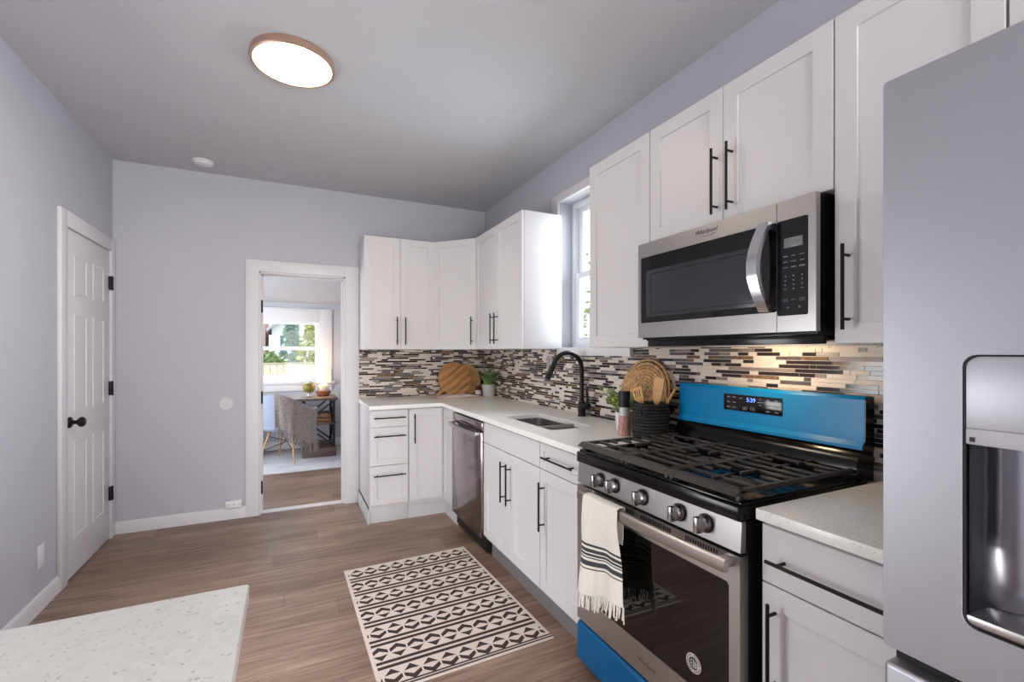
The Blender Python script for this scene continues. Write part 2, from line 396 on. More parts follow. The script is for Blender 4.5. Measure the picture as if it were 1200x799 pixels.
def add_text(mb, txt, size, origin, udir, vdir, italic=0.0):
    me = text_mesh(txt, size); u, v = Vector(udir), Vector(vdir); o = Vector(origin)
    vs = [mb.bm.verts.new(mb.M @ (o + u * (q.co.x + italic * q.co.y) + v * q.co.y)) for q in me.vertices]
    for p in me.polygons:
        try: f = mb.bm.faces.new([vs[i] for i in p.vertices]); f.material_index = mb.mi
        except ValueError: pass
    bpy.data.meshes.remove(me)

# ================================================================== ROOM SHELL
H = 2.7253; XL = -2.9178; YF = -6.6; YO = 2.75
OPX0, OPX1, OPZ = -1.986, -1.316, 1.985     # doorway in the back wall
b = MB(); b.box(-3.5, .25, YF - .1, YO + .1, -.12, 0)
struct('floor', b, 'floor', 'brown grey wood-look plank floor', 'floor', origin0=True)
b = MB(); b.box(XL - .15, .25, YF - .1, .12, H, H + .12)
struct('ceiling', b, 'ceil', 'light grey painted kitchen ceiling', 'ceiling')
b = MB(); b.holed([(XL - .15, 0), (OPX0, 0), (OPX0, OPZ), (OPX1, OPZ), (OPX1, 0), (0, 0), (0, H), (XL - .15, H)], [], 'y', 0, .12)
struct('wall_back', b, 'wall', 'grey lavender back wall with the doorway', 'wall')
b = MB(); b.holed([(YF, 0), (0, 0), (0, H), (YF, H)], [[(-2.55, .25), (-1.65, .25), (-1.65, 1.45), (-2.55, 1.45)]], 'x', XL - .15, XL)
struct('wall_left', b, 'wall', 'pale grey left wall with the six panel door', 'wall')
WY0, WY1, WZ0, WZ1 = -2.165, -1.433, 1.352, 2.40   # kitchen window opening
b = MB(); b.holed([(YF, 0), (.12, 0), (.12, H), (YF, H)], [[(WY0, WZ0), (WY1, WZ0), (WY1, WZ1), (WY0, WZ1)]], 'x', 0, .2)
struct('wall_right', b, 'wall', 'grey right wall behind the cabinets', 'wall')
b = MB(); b.holed([(XL - .15, 0), (.2, 0), (.2, H), (XL - .15, H)], [[(-1.95, .08), (-.15, .08), (-.15, 2.1), (-1.95, 2.1)]], 'y', YF - .1, YF)
struct('wall_front', b, 'wall', 'grey wall behind the viewer with added window opening', 'wall')
# office shell
b = MB(); b.holed([(-3.3, 0), (-.55, 0), (-.55, 2.35), (-3.3, 2.35)], [[(-2.26, .93), (-1.36, .93), (-1.36, 1.78), (-2.26, 1.78)]], 'y', YO, YO + .14)
struct('wall_office_back', b, 'wall', 'grey office wall with the window over the desk', 'wall')
b = MB(); b.box(-.55, -.43, .12, YO + .14, 0, 2.5); struct('wall_office_right', b, 'wall', 'grey right wall of the office', 'wall')
b = MB(); b.holed([(.12, 0), (YO + .14, 0), (YO + .14, 2.5), (.12, 2.5)], [[(.8, .8), (1.9, .8), (1.9, 1.95), (.8, 1.95)]], 'x', -3.42, -3.3)
struct('wall_office_left', b, 'wall', 'grey left wall of the office', 'wall')
b = MB(); b.loft([[(-3.42, .12, 2.36), (-.43, .12, 2.36), (-.43, .12, 2.46), (-3.42, .12, 2.46)], [(-3.42, YO + .02, 2.0), (-.43, YO + .02, 2.0), (-.43, YO + .02, 2.1), (-3.42, YO + .02, 2.1)]])
struct('ceiling_office', b, 'ceil', 'low sloping white office ceiling', 'ceiling')

# baseboards
def base_profile(along, a0, a1, face, inward, h=.09, t=.014):
    b = MB()
    prof = [(0, 0), (t, 0), (t, h - .02), (t * .6, h - .006), (t * .35, h), (0, h)]
    if along == 'x': b.prism([(face + inward * p, z) for p, z in prof], 'x', a0, a1)
    else: b.prism([(face + inward * p, z) for p, z in prof], 'y', a0, a1)
    return b
struct('baseboard_back', base_profile('x', XL + .014, -2.077, 0, -1), 'trim', 'white baseboard under the back wall', 'baseboard')
struct('baseboard_left', base_profile('y', YF, -.897, XL, 1), 'trim', 'white baseboard along the left wall', 'baseboard')
struct('baseboard_office', base_profile('x', -3.3, -.56, YO, -1, .11), 'trim', 'white baseboard under the office window wall', 'baseboard')

# ------------------------------------------------------------------ doorway casing
b = MB(); cw = .091
CX0, CX1, CZ = -2.077, -1.205, 2.0746
b.box(CX0, OPX0 + .004, -.02, 0, 0, CZ, .003); b.box(OPX1 - .004, CX1, -.02, 0, 0, CZ, .003); b.box(OPX0, OPX1, -.02, 0, OPZ - .004, CZ, .003)
b.box(OPX0 - .001, OPX0 + .018, -.004, .125, 0, OPZ, .002); b.box(OPX1 - .018, OPX1 + .001, -.004, .125, 0, OPZ, .002); b.box(OPX0, OPX1, -.004, .125, OPZ - .018, OPZ + .001, .002)
b.box(OPX0 + .017, OPX0 + .03, .045, .085, 0, OPZ - .018, .002); b.box(OPX1 - .03, OPX1 - .017, .045, .085, 0, OPZ - .018, .002); b.box(OPX0 + .017, OPX1 - .017, .045, .085, OPZ - .03, OPZ - .018, .002)
tr = struct('trim_1', b, 'trim', 'white casing and jamb around the open doorway', 'door casing')
for z in (1.70, .955, .22):
    b = MB(); b.box(OPX0 + .018, OPX0 + .024, .004, .04, z - .05, z + .05, .002); b.tube([(OPX0 + .024, .002, z - .05), (OPX0 + .024, .002, z + .05)], .007)
    part('hinge', b, 'black', tr, 'black hinge')
b = MB(); b.prism([(.03, 0), (.105, 0), (.095, .008), (.04, .008)], 'x', OPX0 + .018, OPX1 - .018)
for v in b.bm.verts: pass
struct('trim_2', b, 'brass', 'pale metal threshold strip across the doorway floor', 'threshold')

# ------------------------------------------------------------------ left six panel door
b = MB()
DY0, DY1, DZ = -.815, -.092, 2.045      # slab opening (y), height
b.box(XL, XL + .02, DY0 - .082, DY0, 0, 2.135, .003); b.box(XL, XL + .02, DY1, -.003, 0, 2.135, .003); b.box(XL, XL + .02, DY0 - .001, DY1 + .001, DZ, 2.135, .003)
struct('trim_3', b, 'trim', 'white casing around the six panel door', 'door casing')
d = thing('door_1', 'closed white six panel door with black knob on left wall', 'door', (XL, (DY0 + DY1) / 2, 0), kind='structure')
b = MB()
w = DY1 - DY0 - .008; b.box(XL - .0, XL + .008, DY0 + .004, DY1 - .004, .012, DZ - .006, .002)
part('door_slab', b, 'trim', d)
pw = (w - .115 * 2 - .10) / 2
for y0 in (DY0 + .004 + .115, DY0 + .004 + .115 + pw + .10):
    for z0, z1 in ((.22, .80), (.97, 1.55), (1.66, 1.90)):
        b = MB(); b.panel((XL + .0079, y0, z0), (0, 1, 0), (1, 0, 0), pw, z1 - z0, [(0, -.001), (0, .0045), (.012, .0055), (.02, -.0002), (.032, .0), (.055, .005), (.06, .0055)])
        part('door_panel', b, 'trim', d)
b = MB(); ky, kz = -.762, .918
b.lathe([(.001, .0), (.032, .0), (.032, .006), (.026, .012), (.012, .016), (.011, .034), (.02, .040), (.029, .052), (.029, .062), (.02, .072), (.001, .075)], (XL + .008, ky, kz), 24, 'x')
part('knob', b, 'black', d, 'black round door knob')
for z in (1.815, 1.07, .325):
    b = MB(); b.box(XL + .006, XL + .023, DY1 - .022, DY1 + .012, z - .048, z + .048, .002); b.tube([(XL + .024, DY1 - .002, z - .05), (XL + .024, DY1 - .002, z + .05)], .007)
    part('hinge', b, 'black', d, 'black hinge')

# wall bits
b = MB(); b.box(XL, XL + .006, -1.125, -1.052, .215, .335, .003); b.mi = 0
p_ = single('outlet_plate', b, 'white_plastic', 'white wall plate low on left wall beside the door casing', 'outlet')
b = MB(); b.lathe([(.052, 0), (.052, -.006), (.048, -.010), (.001, -.011)], (-2.212, 0, .917), 32, 'y')
single('wall_cover_plate', b, 'plate', 'round white blank cover plate on the back wall', 'wall plate')
t = thing('wall_sensor', 'small white wireless box above the back baseboard beside the doorway', 'sensor', (-2.16, -.014, .0905))
b = MB(); b.box(-2.215, -2.10, -.043, -.001, .092, .152, .008, 3); part('casing', b, 'white_plastic', t)
for x in (-2.19, -2.155, -2.12):
    b = MB(); b.lathe([(.004, 0), (.001, -.0015)], (x, -.043, .122), 12, 'y'); part('indicator', b, 'sensor', t)

# ------------------------------------------------------------------ kitchen window
b = MB()
b.box(-.022, 0, -1.35, WY1 + .002, WZ0, 2.457, .003); b.box(-.022, 0, WY0 - .002, -2.245, WZ0, 2.457, .003); b.box(-.022, 0, WY1, WY0, WZ1 - .002, 2.457, .003)
b.box(-.036, 0, -1.44, -2.232, 1.302, WZ0 + .004, .003)
b.box(.0, .10, WY0 - .001, WY1 + .001, WZ0 - .02, WZ0 + .004, .002)
struct('trim_4', b, 'trim', 'white casing and apron around the window over the sink', 'window casing')
def dh_window(name, label, axis, a0, a1, z0, z1, d0, mid, sgn=1):
    """double-hung window; axis 'y' lies in a wall of normal x (d0 = inner depth)"""
    def bx(b, p0, p1, q0, q1, s0, s1, bev=.003):
        if axis == 'y': b.box(q0, q1, p0, p1, s0, s1, bev)
        else: b.box(p0, p1, q0, q1, s0, s1, bev)
    c = (a0 + a1) / 2; loc = (d0, c, z0) if axis == 'y' else (c, d0, z0)
    w = thing(name, label, 'window', loc, kind='structure')
    b = MB(); f = .03
    bx(b, a0, a0 + f, d0, d0 + sgn * .08, z0, z1); bx(b, a1 - f, a1, d0, d0 + sgn * .08, z0, z1); bx(b, a0 + f, a1 - f, d0, d0 + sgn * .08, z1 - f, z1); bx(b, a0 + f, a1 - f, d0, d0 + sgn * .08, z0, z0 + f)
    part('window_frame', b, 'vinyl', w)
    s = .045
    for nm, lo, hi, dd in (('lower_sash', z0 + f, mid + .02, .012), ('upper_sash', mid - .02, z1 - f, .042)):
        b = MB(); q0, q1 = d0 + sgn * dd, d0 + sgn * (dd + .028)
        bx(b, a0 + f, a0 + f + s, q0, q1, lo, hi); bx(b, a1 - f - s, a1 - f, q0, q1, lo, hi); bx(b, a0 + f + s, a1 - f - s, q0, q1, hi - .04, hi); bx(b, a0 + f + s, a1 - f - s, q0, q1, lo, lo + .05)
        sh = part(nm, b, 'vinyl', w)
        b = MB(); bx(b, a0 + f + s - .004, a1 - f - s + .004, d0 + sgn * (dd + .012), d0 + sgn * (dd + .016), lo + .046, hi - .036, 0)
        part('pane', b, 'pane', sh)
    return w
dh_window('window_1', 'white double hung window over the kitchen sink', 'y', WY0, WY1, WZ0, WZ1, .10, 1.876)
dh_window('window_2', 'white double hung window above the office desk', 'x', -2.26, -1.36, .93, 1.78, YO + .03, 1.372)
dh_window('added_window_3', 'added unseen wide window behind the viewer for fill daylight', 'x', -1.95, -.15, .08, 2.1, YF - .02, 1.1, -1)  # unseen, put in to let fill light reach the kitchen
dh_window('added_window_4', 'added unseen window in the left wall for fill daylight', 'y', -2.55, -1.65, .25, 1.45, XL - .05, .85, -1)  # unseen, put in to light the cabinets opposite
dh_window('added_window_5', 'added unseen window in the left office wall for fill daylight', 'y', .8, 1.9, .8, 1.95, -3.33, 1.4, -1)  # unseen, put in to brighten the office
b = MB(); y0, y1 = YO - .022, YO
b.box(-2.36, -2.245, y0, y1, .90, 1.93, .003); b.box(-1.375, -1.216, y0, y1, .90, 1.93, .003); b.box(-2.25, -1.37, y0, y1, 1.765, 1.93, .003); b.box(-2.40, -1.18, y0 - .02, y1, .885, .925, .003); b.box(-2.36, -1.216, y0, y1, .79, .885, .003)
struct('trim_5', b, 'trim', 'white wide casing around the office window', 'window casing')

# ================================================================== BACKSPLASH (mosaic strips)
def splash():
    b = MB(); rnd = random.Random(3); pitch = .0158; g = .0023
    b.mi = 0
    b.box(-1.205, -.004, -.006, -.0005, .9145, 1.349)
    b.box(-.006, -.0005, -3.852, -.006, .70, 1.349)
    kinds = [1] * 40 + [2] * 27 + [3] * 13 + [4] * 11 + [5] * 9
    def strip(length, place, z0, z1):
        z = z0
        while z < z1 - .004:
            hz = min(pitch, z1 - z); s = -rnd.random() * .1; last = 0
            hh = hz
            while s < length:
                L = rnd.choice((.025, .04, .05, .06, .08, .1, .12, .15, .17)); k = rnd.choice(kinds)
                if k == last and rnd.random() < .6: k = rnd.choice(kinds)
                last = k
                a0, a1 = max(0, s), min(length, s + L - g)
                if a1 - a0 > .006:
                    b.mi = k; place(a0, a1, z + g / 2, z + hh - g / 2, .0085 if k in (1, 3) else .008)
                s += L
            z += pitch
    def pb(a0, a1, q0, q1, t):   # back wall
        x0, x1 = -1.205 + a0, -1.205 + a1
        if x1 > -.009: x1 = -.009
        if x1 - x0 < .003: return
        b.box(x0, x1, -t, -.0062, q0, q1)
    def prr(a0, a1, q0, q1, t):
        ya, yb = -.009 - a0, -.009 - a1
        if -2.232 < ya < -1.44 and q0 > 1.302 and -2.232 < yb: return
        b.box(-t, -.0062, yb, ya, q0, q1)
    strip(1.20, pb, .9146, 1.348); strip(3.842, prr, .9146, 1.348)
    # rows below the counter line seen beside the range
    def pr2(a0, a1, q0, q1, t): b.box(-t, -.0062, -3.42 - a1, -3.42 - a0, q0, q1)
    return b
single('mosaic_backsplash', splash(), ['grout', 't_cream', 't_dark', 't_taupe', 't_grey', 't_amber'], 'mosaic strip tile backsplash in cream, brown and grey around the counter', 'backsplash', kind='structure')

# ================================================================== CABINETS
T = .019
def door_ring(rail=.058): return [(0, 0), (0, T - .002), (.002, T), (rail, T), (rail + .0012, T - .0075), (rail + .012, T - .008)]
def slab_ring(): return [(0, 0), (0, T - .002), (.002, T)]
def pull(parent, c, axis, L, n, off=.032, r=.005):
    c, n = Vector(c), Vector(n); a = {'x': Vector((1, 0, 0)), 'y': Vector((0, 1, 0)), 'z': Vector((0, 0, 1))}[axis] if isinstance(axis, str) else Vector(axis)
    b = MB(); b.tube([c + n * off - a * L / 2, c + n * off + a * L / 2], r, 10)
    for s in (-1, 1): b.tube([c + a * s * (L / 2 - .03) - n * .0005, c + a * s * (L / 2 - .03) + n * off], r * .85, 8)
    return part('handle', b, 'black', parent, 'slim black bar handle')
def front(name, parent, o, u, n, w, h, shaker=True, rail=.058):
    b = MB(); b.panel(o, u, n, w, h, door_ring(rail) if shaker else slab_ring()); return part(name, b, 'cab', parent)
NB, NR = Vector((0, -1, 0)), Vector((-1, 0, 0))       # outward normals of back run, right run
UB, UR = Vector((1, 0, 0)), Vector((0, -1, 0))         # u directions (to the viewer's right)
BF = -.606                                              # carcass front plane, doors add T
KZ, CT = .118, .882
# --- drawer base (back run)
t = thing('base_cabinet', 'white three drawer base cabinet beside the doorway', 'cabinet', (-1.056, -.3, 0), group='white base cabinets')
b = MB(); b.box(-1.205, -.906, BF, -.0, KZ, CT, .001); part('carcass', b, 'cab', t)
b = MB(); b.box(-1.205, -.906, BF + .01, BF + .025, 0, KZ, .001); b.box(-1.217, -1.205, BF - .005, -.022, 0, .105, .002); part('toe_kick', b, 'kick', t)
for z0, z1 in ((.745, .872), (.447, .741), (.142, .443)):
    dr = front('drawer_front', t, (-1.203, BF - .0, z0), UB, NB, .293, z1 - z0, True, .05 if z1 - z0 > .2 else .038)
    zc = {.745: .816, .447: .675, .142: .372}[z0]
    pull(dr, (-1.056, BF - T, zc), 'x', .245, NB)
# --- corner base with folding door
t = thing('base_cabinet', 'white corner base cabinet with folding door left of the dishwasher', 'cabinet', (-.45, -.45, 0), group='white base cabinets')
b = MB(); b.prism([(-.904, -.002), (-.002, -.002), (-.002, -.9), (-.606, -.9), (-.606, -.606), (-.904, -.606)], 'z', KZ, CT); part('carcass', b, 'cab', t)
b = MB(); b.prism([(-.904, BF + .01), (-.60, BF + .01), (-.60, -.9), (-.585, -.9), (-.585, BF + .025), (-.904, BF + .025)], 'z', 0, KZ); part('toe_kick', b, 'kick', t)
dl = front('door', t, (-.901, BF, .142), UB, NB, .274, .73)
pull(dl, (-.862, BF - T, .72), 'z', .235, NB)
front('door', t, (-.606, -.627, .142), UR, NR, .272, .73)
# --- dishwasher
t = thing('dishwasher', 'stainless dishwasher between the white corner and sink cabinets', 'dishwasher', (-.3, -1.2045, 0))
b = MB(); b.box(-.60, -.02, -1.5, -.909, .02, .872, .002); part('body', b, 'gap', t)
b = MB(); b.box(-.642, -.601, -1.501, -.908, .118, .806, .006); part('door', b, 'dwsteel', t)
b = MB(); b.box(-.636, -.60, -1.501, -.908, .812, .868, .004); part('control_panel', b, 'dwsteel', t)
b = MB(); n_ = 14
pts = [(-.672 - .018 * math.sin(PI * i / n_), -.93 - .55 * i / n_, .792) for i in range(n_ + 1)]
b.loft([[Vector(p) + Vector(q) for q in ((-.008, 0, .013), (.008, 0, .013), (.008, 0, -.013), (-.008, 0, -.013))] for p in pts])
for y in (-.94, -1.47): b.box(-.67, -.64, y - .012, y + .012, .782, .802, .003)
part('handle', b, 'steel', t)
b = MB(); b.box(-.57, -.555, -1.5, -.909, .0, .112, .001); part('toe_kick', b, 'gap', t)
# --- sink base
t = thing('base_cabinet', 'white two door base cabinet under the sink', 'cabinet', (-.3, -1.88, 0), group='white base cabinets')
b = MB(); b.box(BF, -.002, -2.2525, -1.506, KZ, .70, .001); b.box(BF, BF + .03, -2.2525, -1.506, .70, CT); part('carcass', b, 'cab', t)
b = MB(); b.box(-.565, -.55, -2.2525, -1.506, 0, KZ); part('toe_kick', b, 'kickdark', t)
front('false_front', t, (BF, -1.508, .745), UR, NR, .742, .127, False)
for y, hy in ((-1.508, -1.838), (-1.8805, -1.915)):
    dd = front('door', t, (BF, y, .142), UR, NR, .370, .599); pull(dd, (BF - T, hy, .572), 'z', .235, NR)
# --- drawer + door base
t = thing('base_cabinet', 'white drawer over door base cabinet touching the left of the range', 'cabinet', (-.3, -2.447, 0), group='white base cabinets')
b = MB(); b.box(BF, -.002, -2.641, -2.254, KZ, CT, .001); part('carcass', b, 'cab', t)
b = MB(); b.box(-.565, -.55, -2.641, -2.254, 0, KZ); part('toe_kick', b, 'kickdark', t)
dd = front('drawer_front', t, (BF, -2.256, .745), UR, NR, .383, .127, True, .036); pull(dd, (BF - T, -2.455, .812), 'y', .27, NR)
dd = front('door', t, (BF, -2.256, .142), UR, NR, .383, .599); pull(dd, (BF - T, -2.298, .565), 'z', .24, NR)
# --- right base
t = thing('base_cabinet', 'white drawer over door base cabinet between range and refrigerator', 'cabinet', (-.3, -3.66, 0), group='white base cabinets')
b = MB(); b.box(BF, -.012, -3.848, -3.466, KZ, CT, .001); part('carcass', b, 'cab', t)
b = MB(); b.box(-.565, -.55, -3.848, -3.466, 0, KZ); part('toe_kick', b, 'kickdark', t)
dd = front('drawer_front', t, (BF, -3.468, .720), UR, NR, .378, .15, False); pull(dd, (BF - T, -3.665, .788), 'y', .33, NR)
dd = front('door', t, (BF, -3.468, .142), UR, NR, .378, .574); pull(dd, (BF - T, -3.506, .56), 'z', .24, NR)

# --- uppers
UF = -.319; UZ0, UZ1 = 1.3485, 2.2934
gU = None
t = thing('wall_cabinet', 'white two door wall cabinet beside the doorway top', 'cabinet', (-.906, -.16, UZ0), group='white wall cabinets')
b = MB(); b.box(-1.2045, -.612, -.3035, -.0, UZ0, UZ1, .001); part('carcass', b, 'cab', t)
for x, hx in ((-1.2035, -.938), (-.9070, -.868)):
    dd = front('door', t, (x, -.3035, UZ0 + .001), UB, NB, .2945, UZ1 - UZ0 - .002); pull(dd, (hx, -.3035 - T, 1.506), 'z', .235, NB)
t = thing('wall_cabinet', 'white diagonal corner wall cabinet above the cutting boards', 'cabinet', (-.3, -.3, UZ0), group='white wall cabinets')
b = MB(); A_, B_ = Vector((-.608, -.3035, 0)), Vector((-.319, -.6105, 0))
b.prism([(-.609, -.001), (-.001, -.001), (-.001, -.612), (B_.x, B_.y), (A_.x, A_.y)], 'z', UZ0, UZ1); part('carcass', b, 'cab', t)
ud = (B_ - A_).normalized(); nd = Vector((ud.y, -ud.x, 0)); 
if nd.x > 0: nd = -nd
Ld = (B_ - A_).length
dd = front('door', t, A_ + ud * .004 + Vector((0, 0, UZ0 + .001)), ud, nd, Ld - .008, UZ1 - UZ0 - .002)
pull(dd, A_ + ud * (Ld - .035) + nd * T + Vector((0, 0, 1.506)), 'z', .235, nd)
t = thing('wall_cabinet', 'white two door wall cabinet left of the kitchen window', 'cabinet', (-.16, -1.05, UZ0), group='white wall cabinets')
b = MB(); b.box(UF, -.023, -1.4892, -.6135, UZ0, UZ1, .001); part('carcass', b, 'cab', t)
for y, hy in ((-.6145, -1.008), (-1.0515, -1.085)):
    dd = front('door', t, (UF, y, UZ0 + .001), UR, NR, .435, UZ1 - UZ0 - .002); pull(dd, (UF - T, hy, 1.506), 'z', .235, NR)
t = thing('wall_cabinet', 'white single door wall cabinet between window and microwave', 'cabinet', (-.16, -2.5, UZ0), group='white wall cabinets')
b = MB(); b.box(UF, -.024, -2.7245, -2.2729, UZ0, UZ1, .001); part('carcass', b, 'cab', t)
front('door', t, (UF, -2.2745, UZ0 + .001), UR, NR, .449, UZ1 - UZ0 - .002)
t = thing('wall_cabinet', 'white two door wall cabinet above the microwave', 'cabinet', (-.16, -3.106, 1.80), group='white wall cabinets')
b = MB(); b.box(UF, -.002, -3.4845, -2.7262, 1.797, UZ1, .001); part('carcass', b, 'cab', t)
for y, hy in ((-2.7275, -3.080), (-3.1065, -3.145)):
    dd = front('door', t, (UF, y, 1.798), UR, NR, .377, UZ1 - 1.799); pull(dd, (UF - T, hy, 1.949), 'z', .24, NR)
t = thing('wall_cabinet', 'white single door wall cabinet right of the microwave', 'cabinet', (-.16, -3.665, UZ0), group='white wall cabinets')
b = MB(); b.box(UF, -.012, -3.844, -3.4862, UZ0, UZ1, .001); part('carcass', b, 'cab', t)
dd = front('door', t, (UF, -3.4875, UZ0 + .001), UR, NR, .355, UZ1 - UZ0 - .002); pull(dd, (UF - T, -3.526, 1.508), 'z', .24, NR)
t = thing('wall_cabinet', 'white two door wall cabinet above the refrigerator', 'cabinet', (-.3, -4.31, 1.83), group='white wall cabinets')
b = MB(); b.box(UF, -.002, -4.775, -3.846, 1.83, UZ1, .001); part('carcass', b, 'cab', t)
for y, hy in ((-3.8475, -4.27), (-4.3115, -4.35)):
    dd = front('door', t, (UF, y, 1.831), UR, NR, .461, UZ1 - 1.833); pull(dd, (UF - T, hy, 1.97), 'z', .2, NR)

# ================================================================== COUNTERTOPS, SINK, ISLAND
CZ0, CZ1 = .884, .914
SX0, SX1, SY0, SY1 = -.514, -.238, -2.178, -1.565
b = MB(); b.holed([(-1.213, -.001), (-.009, -.001), (-.009, -2.6435), (-.648, -2.6435), (-.648, -.652), (-1.213, -.652)], [rrect(SX0, SX1, SY0, SY1, .03)], 'z', CZ0, CZ1)
o = single('countertop', b, 'quartz', 'speckled white quartz counter around the sink and corner', 'countertop')
def bevmod(o, w=.003):
    m = o.modifiers.new('bevel', 'BEVEL'); m.width = w; m.segments = 2; m.limit_method = 'ANGLE'; m.angle_limit = math.radians(50)
bevmod(o)
b = MB(); b.box(-.648, -.009, -3.85, -3.4655, CZ0, CZ1, .003)
single('countertop', b, 'quartz', 'short white quartz counter between range and refrigerator', 'countertop')
t = thing('kitchen_sink', 'dark stainless double bowl undermount sink in the quartz counter', 'sink', (-.376, -1.87, .70))
DV = -1.968
for y0, y1 in ((DV + .010, SY1 + .004), (SY0 - .004, DV - .010)):
    b = MB(); rr = lambda i, z: [(x, y, z) for x, y in rrect(SX0 - .004 + i, SX1 + .004 - i, y0 + i, y1 - i, .03)]
    b.loft([rr(-.008, .8832), rr(0, .8832), rr(.001, .86), rr(.004, .74), rr(.016, .722), rr(.05, .716)], True, False, True)
    bw = part('bowl', b, 'sinksteel', t, ang=50)
    b = MB(); b.lathe([(.001, .7165), (.03, .7165), (.034, .719), (.038, .717)], (-.376, (y0 + y1) / 2, 0), 24); part('drain', b, 'chrome', bw)
b = MB(); b.box(SX0, SX1, DV - .0105, DV + .0105, .845, .9, .004); part('divider', b, 'steel', t)
# island
b = MB(); b.box(-2.78, -1.823, -4.16, -3.344, CZ0, CZ1, .004)
single('countertop', b, 'quartz', 'speckled white island countertop in the near left corner', 'countertop')
t = thing('island_cabinet', 'white island cabinet under the near left countertop', 'cabinet', (-2.3, -3.75, 0))
b = MB(); b.box(-2.75, -1.86, -4.13, -3.385, KZ, CZ0 - .001, .002); part('carcass', b, 'cab', t)
b = MB(); b.box(-2.70, -1.91, -4.08, -3.435, 0, KZ); part('toe_kick', b, 'kick', t)
for y in (-4.11, -3.745): front('side_panel', t, (-1.86, y, .14), Vector((0, 1, 0)), Vector((1, 0, 0)), .345, .72)
for x in (-1.88, -2.315): front('back_panel', t, (x, -3.385, .14), Vector((-1, 0, 0)), Vector((0, 1, 0)), .42, .72)

# faucet
t = thing('faucet', 'matte black gooseneck pull-down faucet behind the sink', 'faucet', (-.062, -1.797, CZ1))
fx, fy = -.062, -1.797
b = MB(); b.lathe([(.001, 0), (.027, 0), (.027, .006), (.0235, .012), (.0235, .085), (.018, .098), (.001, .1)], (fx, fy, CZ1), 24); part('base', b, 'faucet', t)
b = MB(); pts = [(fx, fy, CZ1 + .09), (fx, fy, 1.16), (fx, fy, 1.215)]
R_ = .107
for i in range(1, 15):
    a = PI * .88 * i / 14; pts.append((fx - R_ + R_ * math.cos(a), fy, 1.215 + R_ * math.sin(a)))
e = Vector(pts[-1]); dv = (e - Vector(pts[-2])).normalized(); pts.append(tuple(e + dv * .02))
b.tube(pts, .0145, 14); part('spout', b, 'faucet', t, ang=60)
e = Vector(pts[-1]); b = MB(); b.tube([e - dv * .005, e, e + dv * .01, e + dv * .075, e + dv * .09], [.015, .0165, .0175, .0185, .017], 16); part('spray_head', b, 'faucet', t, ang=60)
b = MB(); b.tube([(fx, fy - .01, 1.005 - .02), (fx, fy - .055, .985)], .0175, 16); b.lathe([(.001, -.085), (.019, -.085), (.021, -.07), (.021, -.045), (.012, -.03)], (fx, fy + .01, .985), 16, 'y'); hb = part('handle_base', b, 'faucet', t, ang=50)
b = MB(); b.tube([(fx, fy - .06, .995), (fx - .002, fy - .062, 1.06), (fx - .004, fy - .064, 1.10)], [.0075, .006, .0055], 10); part('lever', b, 'faucet', hb)
# backsplash outlet
t = thing('outlet_plate', 'beige outlet plate on the backsplash behind the faucet', 'outlet', (-.009, -1.30, 1.18))
b = MB(); b.box(-.014, -.0085, -1.342, -1.262, 1.185, 1.298, .002); part('cover', b, mat('taupe_plate', (176, 166, 160), .4), t)
for z in (1.22, 1.262):
    b = MB(); b.box(-.0155, -.0138, -1.319, -1.285, z - .014, z + .014, .003); part('socket', b, mat('taupe_socket', (150, 142, 138), .4), t)

# ================================================================== RANGE
YL, YR = -2.6475, -3.4335; YM = (YL + YR) / 2
t = thing('gas_range', 'stainless gas range with blue film backguard and lower drawer', 'stove', (-.34, YM, 0))
b = MB(); b.box(-.632, -.055, YR + .004, YL - .004, .03, .864, .003); b.box(-.625, -.6, YR + .03, YR + .06, 0, .03); b.box(-.625, -.6, YL - .06, YL - .03, 0, .03); b.box(-.1, -.075, YR + .03, YR + .06, 0, .03); b.box(-.1, -.075, YL - .06, YL - .03, 0, .03)
part('body', b, 'enamel', t)
b = MB()   # cooktop tray with raised rim
b.box(-.668, -.058, YR, YL, .866, .909, .006, 3); b.box(-.655, -.645, YR + .008, YL - .008, .905, .915, .003)
for y in (YL - .012, YR + .012): b.box(-.655, -.075, y - .008, y + .008, .905, .917, .003)
part('cooktop', b, 'enamel', t)
b = MB()
pr_ = [(-.640, .781), (-.662, .781), (-.656, .864), (-.640, .864)]
b.prism(pr_, 'y', YR + .002, YL - .002); part('control_panel', b, 'steel', t)
for y in (-2.805, -2.893, -3.045, -3.212, -3.314):
    b = MB(); c = (-.658, y, .825)
    b.lathe([(.001, .002), (.0275, .0), (.0275, -.006), (.001, -.006)], c, 28, 'x')
    kb = part('knob_ring', b, 'gap', t)
    b = MB(); b.lathe([(.001, -.006), (.0245, -.006), (.0235, -.016), (.020, -.022), (.019, -.024), (.001, -.024)], c, 28, 'x')
    b.box(c[0] - .046, c[0] - .02, y - .0085, y + .0085, c[2] - .0235, c[2] + .0235, .003)
    part('knob', b, 'knob', kb, 'polished steel knob with flat grip')
